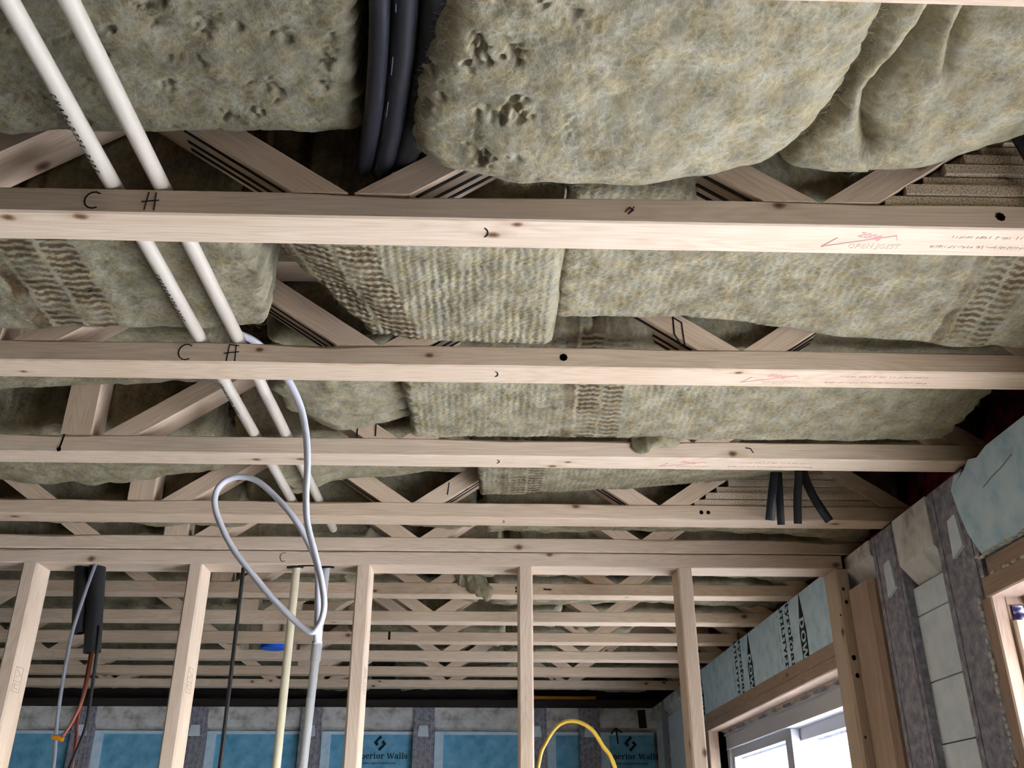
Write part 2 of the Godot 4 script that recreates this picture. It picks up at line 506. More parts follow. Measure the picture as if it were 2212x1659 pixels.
func truss(i: int, label: String, xs_left := -4.9):
	var z: float = ZT[i] - CW / 2
	var t := thing("floor_truss", Vector3(0, 0, z), label, "floor truss", "floor trusses overhead")
	var xr := 1.09
	var l := xr - xs_left
	var pine: Material = M.pine if i % 2 == 1 else M.pine_b
	var b := put("bottom_chord", beam_mesh(l, TH, CW, 40 if i < 6 else 4, 0.0022, 0.006 if i < 6 else 0.0, i * 7 + 1), pine, t, Vector3((xr + xs_left) / 2, BOT + TH / 2, 0))
	put("top_chord", beam_mesh(l, TH, CW, 1, 0.002, 0.0, i * 7 + 2), M.web, t, Vector3((xr + xs_left) / 2, TOP - TH / 2, 0))
	var hw := 0.0705
	var k := 0
	var webs := []
	for v in [0.430, -0.175]:
		webs.append([v - 0.004 - hw, v - 0.004 - hw - 0.232, hw])
		webs.append([v + 0.004 + hw, v + 0.004 + hw + 0.232, hw])
	webs.append([0.985, 0.75, -hw])
	webs.append([-0.780 + hw, -0.780 + hw + 0.232, hw])
	if i == 1 or i == 0:
		webs.append([-0.788 - hw, -0.788 - hw - 0.232, hw])
	else:
		webs.append([-1.03 - hw, -1.03 - hw - 0.232, hw])
		var st := begin()
		prism(st, [Vector2(-0.862, BOT + TH), Vector2(-0.802, BOT + TH), Vector2(-0.802, TOP - TH), Vector2(-0.862, TOP - TH)], -CW / 2, CW / 2, Vector2(0, 1), Vector2(0.3 * i, 0.2))
		put("upright_web", st.commit(), M.web, t)
	var c := -1.85
	while c > xs_left + 0.4:
		webs.append([c - 0.004 - hw, c - 0.236 - hw, hw])
		webs.append([c + 0.004 + hw, c + 0.236 + hw, hw])
		c -= 0.605
	for w in webs:
		var x0: float = w[0]
		var x1: float = w[1]
		var s := signf(x1 - x0)
		var p := [Vector2(x0 - s * hw, BOT + TH), Vector2(x0, BOT + TH), Vector2(x1, TOP - TH), Vector2(x1 - s * hw, TOP - TH)]
		if w[2] < 0:
			p = [Vector2(x0, BOT + TH), Vector2(x0 + hw, BOT + TH) if x0 + hw < xr else Vector2(xr, BOT + TH), Vector2(x1 + hw, TOP - TH), Vector2(x1, TOP - TH)]
		var st := begin()
		prism(st, p, -CW / 2, CW / 2, Vector2(x1 - x0, 0.16), Vector2(0.37 * k + 0.11 * i, 0.23 * k))
		var wb := put("web", st.commit(), M.web, t)
		k += 1
		# black glue lines run along the underside of some webs
		if i in [1, 2, 4] and (w[2] > 0) and x0 > -0.5:
			var dir := Vector2(x1 - x0, TOP - BOT - 2 * TH).normalized()
			var nrm := Vector2(dir.y, -dir.x) * (1.0 if s > 0 else -1.0)
			if nrm.y > 0:
				nrm = -nrm
			for q in ([0.010, 0.032, 0.048] if i < 4 else [0.012, 0.030]):
				var st2 := begin()
				var a := Vector2(x0, BOT + TH) + dir * 0.008
				var e := Vector2(x0, BOT + TH) + dir * (0.19 if i < 4 else 0.16)
				prism(st2, [a, e, e + nrm * 0.0012, a + nrm * 0.0012], CW / 2 - q, CW / 2 - q - 0.0055, dir)
				put("glue_line", st2.commit(), M.ink, wb)
	# stepped filler of OSB layers under the last pair of webs
	if i in [1, 4]:
		for q in 7:
			var y0 := BOT + TH + 0.0175 * q
			var xl := 0.518 + 0.030 * q
			var xr2 := 0.975 - 0.026 * q
			var st := begin()
			var wob := 0.004 * sin(q * 2.3)
			box(st, Vector3(xl, y0 + 0.0012, -CW / 2 + 0.002), Vector3(xr2, y0 + 0.0163, CW / 2 - 0.006 + wob))
			put("osb_layer", st.commit(), M.osb, t)
	return [t, b]

# ink on a chord's front face (local to the chord: centre at 0,0)
func front_mark(chord: MeshInstance3D, lines: Array, wx: float, w: float, mat: Material, called := "pen_mark"):
	var o := put(called, stroke_mesh(lines, w), mat, chord)
	o.position = Vector3(wx - chord.position.x, 0, CW / 2 + 0.0002)

func arc(c: Vector2, rx: float, ry: float, a0: float, a1: float, n := 8) -> Array:
	var out := []
	for k in n + 1:
		var a := deg_to_rad(lerpf(a0, a1, float(k) / n))
		out.append(c + Vector2(cos(a) * rx, sin(a) * ry))
	return out

# ------------------------------------------------------------------ insulation
func cr(a: Array, t: float) -> float:
	var f := clampf(t, 0, 1) * (a.size() - 1)
	var k := mini(int(f), a.size() - 2) if a.size() > 1 else 0
	if a.size() == 1:
		return a[0]
	return cubic_interpolate(a[k], a[k + 1], a[maxi(k - 1, 0)], a[mini(k + 2, a.size() - 1)], f - k)

func batt(label: String, d: Dictionary, group := "insulation batts between the trusses"):
	var xl: Array = d.xl
	var xr: Array = d.xr
	var z0: float = d.z[0]
	var z1: float = d.z[1]
	var hs: Array = d.h
	var cell: float = d.get("cell", 0.004)
	var er: float = d.get("er", 0.03)
	var rib: float = d.get("rib", 0.0)
	var rough: float = d.get("rough", 1.0)
	var top: float = d.get("top", TOP - 0.004)
	var sd: float = d.get("seed", 1) * 37.7
	var ragged: float = d.get("ragged", 0.006)
	var tone: float = d.get("tone", 1.0)
	var stripes: Array = d.get("stripes", [])
	var creases: Array = d.get("creases", [])
	var pits: float = d.get("pits", 0.0)
	var K := 5
	var wmid: float = absf((xr[0] + xr[-1] - xl[0] - xl[-1]) / 2)
	var nx := maxi(8, int(wmid / cell))
	var nz := maxi(8, int(absf(z1 - z0) / cell))
	var cols := nx + 1 + 2 * K
	var rows := nz + 1 + 2 * K
	var P := PackedVector3Array()
	var C := PackedColorArray()
	var I := PackedInt32Array()
	P.resize(cols * rows)
	C.resize(cols * rows)
	var brown := Color(0.37, 0.285, 0.25)
	for j in rows:
		var jj := clampi(j - K, 0, nz)
		var ej := maxi(K - j, j - K - nz)
		var v := float(jj) / nz
		var z := lerpf(z0, z1, v)
		var zr := z + 0.0
		var a := cr(xl, v) + ragged * na.get_noise_2d(z * 900.0, sd) * 2.0 + 0.5 * ragged * na.get_noise_2d(z * 2600.0, sd)
		var b := cr(xr, v) + ragged * na.get_noise_2d(z * 900.0, sd + 50.0) * 2.0
		var hrow := []
		for col in (hs[0] as Array).size():
			var line := []
			for r in hs:
				line.append(r[col])
			hrow.append(cr(line, v))
		for i in cols:
			var ii := clampi(i - K, 0, nx)
			var ei := maxi(K - i, i - K - nx)
			var u := float(ii) / nx
			var x := lerpf(a, b, u)
			var y := cr(hrow, u)
			var ex := minf(u, 1.0 - u) * (b - a)
			var ez := minf(v, 1.0 - v) * absf(z1 - z0)
			for e in [ex, ez]:
				if e < er:
					var q: float = 1.0 - e / er
					y += er * (1.0 - sqrt(maxf(0.0, 1.0 - q * q))) * 0.85
			var n1 := na.get_noise_3d(x * 260.0, sd, zr * 260.0)
			var n2 := nb.get_noise_3d(x * 260.0, sd + 9.0, zr * 260.0)
			var n3 := nc.get_noise_3d(x * 260.0, sd + 19.0, zr * 260.0)
			y += rough * (n1 * 0.0065 + n2 * 0.0011 + n3 * 0.0006)
			if pits > 0.0:
				var pn := nb.get_noise_3d(x * 150.0 + 90.0, sd + 70.0, zr * 150.0)
				var mask := clampf(float(d.get("pit_x", 9.0)) - x, 0.0, 0.12) / 0.12
				y += pits * mask * smoothstep(0.22, 0.60, pn * (0.7 + 0.6 * n3) + 0.25 * n2)
			if rib > 0.0:
				y += rib * sin(x * TAU / 0.0125 + 2.0 * n2 + 0.6 * n1) * (0.55 + 0.6 * n1) * (0.75 + 0.5 * sin(zr * TAU / 0.011 + 3.0 * n2))
			for c in creases:
				# [points (x,z)..., raise, width]: one sheet tucked under another along a line
				var best := 9.0
				var sgn := 1.0
				var cp: Array = c[0]
				var pt := Vector2(x, z)
				for s in cp.size() - 1:
					var near := Geometry2D.get_closest_point_to_segment(pt, cp[s], cp[s + 1])
					var dist := pt.distance_to(near)
					if dist < best:
						best = dist
						sgn = signf((cp[s + 1] - cp[s]).cross(pt - cp[s]))
				if best < c[2] * 4.0:
					if sgn > 0:
						y += c[1] * exp(-best / c[2])
					else:
						var w2: float = c[2] * 0.35
						y += c[1] * exp(-best / w2) - c[1] * 0.45 * exp(-best / c[2] / 1.3) * (1.0 - exp(-best / w2))
			var out := Vector3.ZERO
			if ei > 0 or ej > 0:
				var e := maxi(ei, ej)
				var f := float(e) / K
				y = lerpf(y, top, f)
				var wob := (nb.get_noise_3d(x * 400.0, y * 400.0, z * 400.0)) * 0.007 * (1.0 - f * 0.5)
				if ei > 0:
					out.x = (wob + 0.004) * (-1.0 if i < K else 1.0)
				if ej > 0:
					out.z = wob * (1.0 if j < K else -1.0)
			P[j * cols + i] = Vector3(x, minf(y, top), z) + out
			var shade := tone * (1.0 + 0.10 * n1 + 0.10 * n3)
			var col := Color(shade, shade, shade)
			for s in stripes:
				# [x near, x far, width]
				var t: float = (x - lerpf(s[0], s[1], v)) / float(s[2]) + 0.03 * n2
				if t > 0.0 and t < 1.0:
					var on := 0.0
					if t < 0.2:
						on = 0.7
					elif t > 0.25 and t < 0.59:
						on = smoothstep(-0.45, 0.15, sin(TAU * (z / 0.0165 + 0.12 * sin(t * 24.0) + 0.6 * n1)))
					elif t > 0.65:
						on = smoothstep(-0.45, 0.15, sin(TAU * (z / 0.0165 + 0.4 + 0.12 * sin(t * 26.0) + 0.6 * n1)))
					on *= smoothstep(0.0, 0.03, t) * smoothstep(1.0, 0.97, t) * clampf(0.75 + n1 * 0.9, 0.2, 1.0) * float(s[3])
					col = col.lerp(Color(col.r * brown.r, col.g * brown.g, col.b * brown.b), clampf(on, 0, 1))
			C[j * cols + i] = Color(clampf(col.r, 0, 1.2), clampf(col.g, 0, 1.2), clampf(col.b, 0, 1.2))
	for j in rows - 1:
		for i in cols - 1:
			var q := j * cols + i
			# seen from below
			I.append_array(PackedInt32Array([q, q + 1, q + cols, q + 1, q + cols + 1, q + cols]))
	var arr := []
	arr.resize(Mesh.ARRAY_MAX)
	arr[Mesh.ARRAY_VERTEX] = P
	arr[Mesh.ARRAY_COLOR] = C
	arr[Mesh.ARRAY_INDEX] = I
	var am := ArrayMesh.new()
	am.add_surface_from_arrays(Mesh.PRIMITIVE_TRIANGLES, arr)
	var st := SurfaceTool.new()
	st.create_from(am, 0)
	st.generate_normals()
	var o := put("insulation_batt", st.commit(), M.batt)
	tag(o, label, "insulation", group)
	var fz: int = d.get("fuzz", 0)
	if fz > 0:
		fuzz(o, P, cols, rows, fz, int(d.get("seed", 1)), tone)
	return o

# loose fibres standing off a batt's surface
func fuzz(o: MeshInstance3D, P: PackedVector3Array, cols: int, rows: int, count: int, sd: int, tone: float):
	if not M.has("strand"):
		var st := begin()
		sweep(st, [Vector3(-0.5, 0, 0), Vector3(-0.2, -0.10, 0.08), Vector3(0.1, -0.13, -0.05), Vector3(0.5, -0.02, 0.1)], 0.0065, 0.0065, 3, 2, 0.0, false)
		M.strand = st.commit()
		M.strand_mat = plain(Color(0.63, 0.61, 0.52), 0.9)
		M.strand_mat.vertex_color_use_as_albedo = true
	var r := RandomNumberGenerator.new()
	r.seed = sd * 991 + 3
	var mm := MultiMesh.new()
	mm.transform_format = MultiMesh.TRANSFORM_3D
	mm.use_colors = true
	mm.mesh = M.strand
	mm.instance_count = count
	for k in count:
		var i := r.randi_range(1, cols - 2)
		var j := r.randi_range(1, rows - 2)
		if k % 3 == 0:
			# gather along the edges
			i = r.randi_range(2, 9) if r.randf() < 0.5 else cols - r.randi_range(3, 10)
		elif k % 3 == 1:
			j = r.randi_range(2, 9) if r.randf() < 0.5 else rows - r.randi_range(3, 10)
		var l := r.randf_range(0.006, 0.020)
		var a := r.randf() * TAU
		var b := Basis(Vector3.UP, a).rotated(Vector3(cos(a), 0, sin(a)), r.randf_range(-0.5, 0.5))
		mm.set_instance_transform(k, Transform3D(b.scaled(Vector3(l, l, l)), P[j * cols + i] + Vector3(0, -0.0004, 0)))
		var c := r.randf_range(0.7, 1.15) * tone
		mm.set_instance_color(k, Color(c, c, c))
	var m := MultiMeshInstance3D.new()
	m.name = "loose_fibres"
	m.multimesh = mm
	m.material_override = M.strand_mat
	o.add_child(m, true)
	m.set_meta("kind", "stuff")

func _ready():
	# ---------------------------------------------------------------- camera, sky, exposure
	var cam := Camera3D.new()
	cam.name = "camera"
	add_child(cam)
	cam.position = Vector3(0, 1.7917, 0)
	cam.rotation_degrees = Vector3(25.92, -1.771, -0.006)
	cam.fov = 44.28
	cam.near = 0.02
	cam.current = true
	var env := Environment.new()
	env.background_mode = Environment.BG_SKY
	var sky := Sky.new()
	var sm := ProceduralSkyMaterial.new()
	sm.sky_top_color = Color(0.89, 0.92, 0.97)
	sm.sky_horizon_color = Color(0.98, 0.985, 0.985)
	sm.ground_horizon_color = Color(0.93, 0.935, 0.935)
	sm.ground_bottom_color = Color(0.82, 0.825, 0.83)
	sm.sky_energy_multiplier = 1.0
	sm.sun_angle_max = 0.0
	sky.sky_material = sm
	env.sky = sky
	env.background_energy_multiplier = 2.0
	env.ambient_light_source = Environment.AMBIENT_SOURCE_DISABLED
	env.tonemap_mode = Environment.TONE_MAPPER_LINEAR
	env.tonemap_exposure = 13.6
	env.sdfgi_enabled = true
	env.ssao_enabled = true
	env.ssil_enabled = true
	var we := WorldEnvironment.new()
	we.name = "world_environment"
	we.environment = env
	add_child(we)

	rng.seed = 7
	na.seed = 101
	na.frequency = 0.035
	na.fractal_octaves = 2
	nb.seed = 202
	nb.frequency = 0.12
	nb.fractal_octaves = 2
	nc.seed = 303
	nc.frequency = 0.36
	nc.fractal_octaves = 1
	build_materials()
	build_shell()
	build_trusses()
	build_stud_wall()
	build_insulation()
	build_pipes()
	build_cables()

# ------------------------------------------------------------------ the room
func part_box(called: String, parent: Node, lo: Vector3, hi: Vector3, mat: Material) -> MeshInstance3D:
	return put(called, box_mesh(lo, hi), mat, parent)

func structure_mesh(called: String, mesh: Mesh, mat: Material) -> MeshInstance3D:
	var o := put(called, mesh, mat)
	o.set_meta("kind", "structure")
	return o

# grey steel-faced stud of the precast wall, its face turned to +z (local), ribs running up
func channel(parent: Node, called: String, w: float, h: float, at: Vector3, turn: float, depth := 0.05, bright := true):
	var st := begin()
	box(st, Vector3(-w / 2, -h, -depth), Vector3(w / 2, 0, 0))
	var o := put(called, st.commit(), M.steel, parent, at)
	o.rotation.y = turn
	for k in (4 if bright else 2):
		var x := -w / 2 + w * ((0.14 + 0.24 * k) if bright else (0.12 + 0.74 * k))
		var hw := w * (0.012 if bright else 0.03)
		var s2 := begin()
		box(s2, Vector3(x - hw, -h, 0), Vector3(x + hw, -0.002, 0.0018))
		put("rib", s2.commit(), M.steel_edge if bright else M.steel, o)
	return o

func build_shell():
	structure_mesh("floor", box_mesh(Vector3(-5.2, -0.1, -5.95), Vector3(1.25, 0, 3.2)), M.slab)
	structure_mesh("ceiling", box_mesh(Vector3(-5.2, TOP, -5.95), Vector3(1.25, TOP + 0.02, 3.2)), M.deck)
	structure_mesh("wall_left", box_mesh(Vector3(-5.2, 0, -5.95), Vector3(-5.0, TOP, 3.2)), M.concrete)
	structure_mesh("wall_near", box_mesh(Vector3(-5.0, 0, 3.0), Vector3(1.25, TOP, 3.2)), M.far_concrete)
	structure_mesh("ground_outside", box_mesh(Vector3(1.25, -0.3, -14), Vector3(16, -0.1, 12)), M.snow)

	# far wall: concrete beam over blue foam, steel-faced studs between
	var wf := structure("wall_far")
	var zf := -5.70
	part_box("concrete_shell", wf, Vector3(-5.0, 0, -5.95), Vector3(1.25, 2.49, zf - 0.06), M.concrete)
	var st := begin()
	# the beam's lower edge is bevelled
	var sec := [Vector2(zf - 0.06, 2.36), Vector2(zf - 0.02, 2.385), Vector2(zf + 0.0, 2.42), Vector2(zf + 0.0, 2.49), Vector2(zf - 0.06, 2.49)]
	for k in 5:
		var a: Vector2 = sec[k]
		var b: Vector2 = sec[(k + 1) % 5]
		var n := Vector3(0, b.x - a.x, a.y - b.y).normalized()
		if n.dot(Vector3(0, (a.y + b.y) / 2 - 2.43, (a.x + b.x) / 2 - (zf - 0.03))) < 0:
			n = -n
		quad(st, Vector3(-5.0, a.y, a.x), Vector3(1.1, a.y, a.x), Vector3(1.1, b.y, b.x), Vector3(-5.0, b.y, b.x), n)
	put("bond_beam", st.commit(), M.beam, wf)
	var cols := [-2.88, -2.24, -1.61, -0.965, -0.325, 0.315, 0.62]
	for k in cols.size():
		var w := 0.118
		var c: MeshInstance3D = channel(wf, "stud_channel", w, 2.485, Vector3(cols[k], 2.488, zf + 0.012), 0.0)
		var s2 := begin()
		prism(s2, [Vector2(-0.034, -0.157), Vector2(0.030, -0.157), Vector2(0.022, -0.098), Vector2(-0.026, -0.098)], 0.0, 0.006)
		put("cutout_plate", s2.commit(), M.white_foam, c)
	var prev := -5.0
	for k in cols.size() + 1:
		var nx: float = cols[k] if k < cols.size() else 1.05
		if nx - prev > 0.12:
			var p := part_box("foam_panel", wf, Vector3(prev + 0.058, 0.0, zf - 0.055), Vector3(nx - 0.058, 2.352, zf - 0.03), M.foam)
			part_box("foam_flap", wf, Vector3(prev + 0.062, 0.0, zf - 0.03), Vector3(prev + 0.112, 2.36, zf - 0.018), M.pale_foam)
			part_box("foam_edge", wf, Vector3(prev + 0.060, 2.345, zf - 0.032), Vector3(nx - 0.060, 2.362, zf - 0.02), M.pale_foam)
			if k in [4, 7]:
				wall_logo(p, Vector3(-0.572 if k == 4 else 0.855, 2.30, zf - 0.0298))
		prev = nx
	var am := put("arrow_mark", stroke_mesh([[Vector2(0, -0.045), Vector2(0, 0.035)], [Vector2(-0.03, 0.01), Vector2(0, 0.035), Vector2(0.03, 0.012)]], 0.008), M.logo, wf, Vector3(0.775, 2.345, zf + 0.002))
	am.rotation.z = 0.1
	# sill, rim and the dark bearing board above the far wall
	structure_mesh("trim_1", box_mesh(Vector3(-5.0, 2.49, -5.95), Vector3(1.09, 2.53, -5.66)), M.dark_wood)
	structure_mesh("trim_2", box_mesh(Vector3(-5.0, 2.53, -5.86), Vector3(1.13, TOP, -5.82)), M.dark_wood)
	var wo := put("dark_patch", box_mesh(Vector3(0, 0, 0), Vector3(0.045, 0.10, 0.004)), M.dark_wood, wf, Vector3(0.905, 2.38, zf + 0.001))  # small dark patch standing slightly proud of the beam
	wo.rotation.z = 0.06

	# right wall
	var wr := structure("wall_right")
	var X := 0.992
	for s in [[-5.95, -4.325], [-2.615, -1.815], [-0.35, 3.0]]:
		part_box("concrete_shell", wr, Vector3(1.05 if s[0] > -3 else 1.03, 0, s[0]), Vector3(1.25 if s[0] > -3 else 1.14, 2.488, s[1]), M.concrete)
	for s in [[-4.325, -2.615, 2.226], [-1.815, -0.35, 2.25]]:
		part_box("lintel", wr, Vector3(1.05, s[2] + 0.024, s[0]), Vector3(1.25 if s[0] > -3 else 1.14, 2.488, s[1]), M.concrete)
		if s[0] < -3:
			part_box("sill_wall", wr, Vector3(1.0, 0, s[0]), Vector3(1.14, 1.5, s[1]), M.concrete)
	# printed foam strip over the far window
	var strip := part_box("foam_panel", wr, Vector3(X, 2.295, -4.72), Vector3(1.05, 2.497, -2.60), M.pale_foam)
	foam_print(strip, X)
	# jagged foam sheet over the near window
	var edge := [[-1.868, 2.462], [-1.845, 2.487], [-1.80, 2.483], [-1.775, 2.497], [-1.74, 2.488], [-1.70, 2.497], [-0.35, 2.497], [-0.35, 2.303], [-1.70, 2.302], [-1.80, 2.303], [-1.818, 2.33], [-1.838, 2.36], [-1.855, 2.41]]
	var poly := []
	for e in edge:
		poly.append(Vector2(e[0], e[1]))
	var o := put("foam_sheet", prism_mesh(poly, 0.0, 0.05), M.pale_foam, wr, Vector3(X - 0.004, 0, 0))
	o.rotation.y = -PI / 2
	o.scale = Vector3(1, 1, 1)
	o.basis = Basis(Vector3(0, 0, 1), Vector3(0, 1, 0), Vector3(1, 0, 0))
	var crack := put("crack", stroke_mesh([[Vector2(0, 0), Vector2(0.04, 0.008), Vector2(0.075, 0.012), Vector2(0.12, 0.022)]], 0.0022), M.ink_faint, wr, Vector3(X - 0.0045, 2.425, -1.74))
	crack.basis = Basis(Vector3(0, 0, 1), Vector3(0, 1, 0), Vector3(-1, 0, 0))
	# studs of the precast wall between the windows
	right_channel(wr, -1.900, 0.165, -1.905)
	right_channel(wr, -2.250, 0.150, -2.235)
	right_channel(wr, -4.78, 0.11, -4.78)
	right_channel(wr, -5.38, 0.12, -5.38)
	# white foam lining in the cavity, in stacked boards
	var ys := [0.0, 1.80, 1.985, 2.115, 2.262, 2.328]
	for k in ys.size() - 1:
		part_box("cavity_foam", wr, Vector3(X + 0.018, ys[k] + 0.0015, -2.178), Vector3(X + 0.06, ys[k + 1] - 0.0015, -1.978), M.white_foam)
	part_box("cavity_foam", wr, Vector3(X + 0.02, 0, -2.62), Vector3(X + 0.05, 2.40, -2.45), M.white_foam)
	part_box("cavity_foam", wr, Vector3(X + 0.012, 0, -5.32), Vector3(X + 0.04, 2.40, -4.84), M.white_foam)
	part_box("cavity_foam", wr, Vector3(X + 0.012, 0, -5.70), Vector3(X + 0.04, 2.40, -5.44), M.white_foam)
	# the concrete beam shows between the studs, bevelled underneath
	for s in [[-2.170, -1.985, 2.335], [-2.47, -2.325, 2.408], [-2.64, -2.47, 2.41], [-5.32, -4.84, 2.40], [-5.69, -5.44, 2.40]]:
		var b := [Vector2(X - 0.006, s[2] + 0.045), Vector2(X - 0.006, 2.49), Vector2(1.06, 2.49), Vector2(1.06, s[2]), Vector2(X + 0.03, s[2])]
		put("bond_beam", prism_mesh(b, s[0], s[1]), M.beam, wr)
	# brown nailer with a rounded head beside the end stud
	wood_y("nailer", Vector3(0.974, 0.0, -2.488), Vector3(1.040, 2.395, -2.335), M.buck, wr, 71, 0.014)
	# rim board and sill on top of the right wall
	structure_mesh("trim_3", box_mesh(Vector3(1.095, 2.4998, -5.82), Vector3(1.13, TOP, 3.0)), M.rim)
	structure_mesh("trim_4", box_mesh(Vector3(0.998, 2.488, -5.66), Vector3(1.25, 2.4995, 3.0)), M.rim)
	build_window_far()
	build_window_near()

func right_channel(wr: Node, z: float, w: float, cut_z: float):
	var c: MeshInstance3D = channel(wr, "stud_channel", w, 2.49, Vector3(0.992, 2.492, z), -PI / 2, 0.05, z < -3.0)
	if z > -3.0:
		var st := begin()
		prism(st, [Vector2(-0.024, -0.165), Vector2(0.026, -0.150), Vector2(0.018, -0.080), Vector2(-0.018, -0.085)], 0.0, 0.007)
		put("cutout_plate", st.commit(), M.white_foam, c, Vector3(0.012, 0.0, 0))

func wall_logo(panel: Node, at: Vector3):
	var st := begin()
	var r := 0.036
	# two interlocking halves of a diamond
	for s in [1.0, -1.0]:
		var h := [Vector2(0, r * 1.18), Vector2(-r, 0.1 * r), Vector2(-r * 0.5, -r * 0.45), Vector2(-r * 0.22, -r * 0.12), Vector2(-r * 0.48, r * 0.18), Vector2(r * 0.30, r * 0.85)]
		var tris := Geometry2D.triangulate_polygon(PackedVector2Array(h))
		for k in range(0, tris.size(), 3):
			var p := []
			for q in 3:
				p.append(Vector3(h[tris[k + q]].x * s, h[tris[k + q]].y * s, 0.0008))
			tri(st, p, Vector3(0, 0, 1), [Vector2.ZERO, Vector2.ZERO, Vector2.ZERO])
	put("emblem", st.commit(), M.logo, panel, at)
	var a := put("printed_lettering", text_mesh("Superior Walls", 0.030, 0.001, "Droid Serif", true), M.logo, panel, at + Vector3(0, -0.068, 0))
	a.name = "printed_lettering"
	put("printed_lettering", text_mesh("www.superiorwalls.com", 0.0115, 0.001, "Droid Sans", true), M.logo, panel, at + Vector3(0, -0.105, 0))

func foam_print(panel: Node, X: float):
	# the maker's print repeats along the strip, turned so that it reads downwards
	var bs := Basis(Vector3(0, -1, 0), Vector3(0, 0, 1), Vector3(-1, 0, 0))
	for z in [-2.93, -3.56, -4.40]:
		var zz: float = z
		var k := 0
		for it in [["Styrofoam", 0.036, -0.13], ["UTILITYFIT", 0.031, -0.20]]:
			var o := put("printed_lettering", text_mesh(it[0], it[1], 0.001, "Droid Serif" if k == 0 else "Droid Sans", true), M.print, panel)
			o.transform = Transform3D(bs, Vector3(X - 0.0004, 2.394, zz + it[2]))
			k += 1
		var fine := put("faded_print", smudge_mesh(0.17, 0.007, 0.0012, 9), M.print, panel)
		fine.transform = Transform3D(bs, Vector3(X - 0.0004, 2.48, zz - 0.245))
		fine.set_meta("kind", "stuff")
		# long diamond with the name cut out in pale letters
		var st := begin()
		prism(st, [Vector2(-0.105, 0), Vector2(0.015, 0.030), Vector2(0.100, 0.026), Vector2(0.100, -0.030), Vector2(0.015, -0.034)], 0, 0.0008, Vector2(1, 0))
		var dm := put("printed_emblem", st.commit(), M.print, panel)
		dm.transform = Transform3D(bs, Vector3(X - 0.0004, 2.394, zz))
		var tx := put("pale_lettering", text_mesh("DOW", 0.040, 0.0006, "Droid Sans", true), M.pale_foam, dm, Vector3(0.035, -0.002, 0.0011))

func wood_z(called: String, lo: Vector3, hi: Vector3, mat: Material, parent: Node, sd := 0.0) -> MeshInstance3D:
	var st := begin()
	zbeam(st, lo, hi, 0.003, Vector2(sd, sd * 1.7))
	return put(called, st.commit(), mat, parent)

func wood_y(called: String, lo: Vector3, hi: Vector3, mat: Material, parent: Node, sd := 0, ch := 0.003) -> MeshInstance3D:
	var l := hi.y - lo.y
	var o := put(called, beam_mesh(l, hi.x - lo.x, hi.z - lo.z, 1, ch, 0.0, sd), mat, parent)
	o.basis = Basis(Vector3(0, 1, 0), Vector3(-1, 0, 0), Vector3(0, 0, 1))
	o.position = (lo + hi) / 2
	return o

func build_window_far():
	var w := structure("window_1")
	# rough wooden buck
	wood_z("header", Vector3(0.984, 2.226, -4.36), Vector3(1.045, 2.262, -2.60), M.buck, w, 0.3)
	wood_z("header", Vector3(0.990, 2.262, -4.36), Vector3(1.045, 2.303, -2.60), M.buck, w, 0.7)
	wood_z("buck_head", Vector3(1.045, 2.222, -4.325), Vector3(1.14, 2.250, -2.615), M.stud, w, 0.1)
	wood_y("jamb", Vector3(0.986, 1.5, -4.36), Vector3(1.14, 2.226, -4.325), M.buck, w, 3)
	wood_y("jamb", Vector3(0.986, 1.5, -2.615), Vector3(1.24, 2.226, -2.58), M.buck, w, 4)
	# white vinyl slider
	var fx := 1.062
	for b in [["frame_head", Vector3(fx, 2.150, -4.325), Vector3(fx + 0.08, 2.216, -2.615)], ["frame_jamb", Vector3(fx, 1.55, -4.325), Vector3(fx + 0.08, 2.150, -4.285)], ["frame_jamb", Vector3(fx, 1.55, -2.655), Vector3(fx + 0.08, 2.150, -2.615)], ["frame_sill", Vector3(fx, 1.5, -4.325), Vector3(fx + 0.08, 1.55, -2.615)]]:
		part_box(b[0], w, b[1], b[2], M.vinyl)
	part_box("frame_lip", w, Vector3(fx - 0.008, 2.150, -4.30), Vector3(fx, 2.157, -2.63), M.vinyl)
	part_box("frame_lip", w, Vector3(fx - 0.006, 2.206, -4.325), Vector3(fx, 2.216, -2.615), M.vinyl)
	# two sashes, the near one set further out
	for s in [[-4.285, -3.44, fx + 0.012, 2.148, 0.032], [-3.53, -2.655, fx + 0.045, 2.148, 0.040]]:
		var x: float = s[2]
		var t: float = s[4]
		var top: float = s[3]
		part_box("sash_rail", w, Vector3(x, top - t, s[0]), Vector3(x + 0.028, top, s[1]), M.vinyl)
		part_box("sash_rail", w, Vector3(x, 1.55, s[0]), Vector3(x + 0.028, 1.59, s[1]), M.vinyl)
		part_box("sash_stile", w, Vector3(x, 1.59, s[0]), Vector3(x + 0.028, top - t, s[0] + 0.035), M.vinyl)
		part_box("sash_stile", w, Vector3(x, 1.59, s[1] - 0.075 if s[0] < -4 else s[1] - 0.035), Vector3(x + 0.028, top - t, s[1]), M.vinyl)
		part_box("pane", w, Vector3(x + 0.012, 1.59, s[0] + 0.03), Vector3(x + 0.015, top - t, s[1] - 0.03), M.glass)
		part_box("bead", w, Vector3(x + 0.028, top - t - 0.008, s[0]), Vector3(x + 0.034, top - t, s[1]), M.steel)
	# torn foam filler between frame and buck
	for k in 14:
		var z := -4.2 + k * 0.11 + 0.03 * sin(k * 2.1)
		part_box("foam_filler", w, Vector3(1.046, 2.213, z), Vector3(1.060, 2.221 + 0.0015 * sin(k * 1.3), z + 0.05 + 0.02 * sin(k * 3.7)), M.steel)

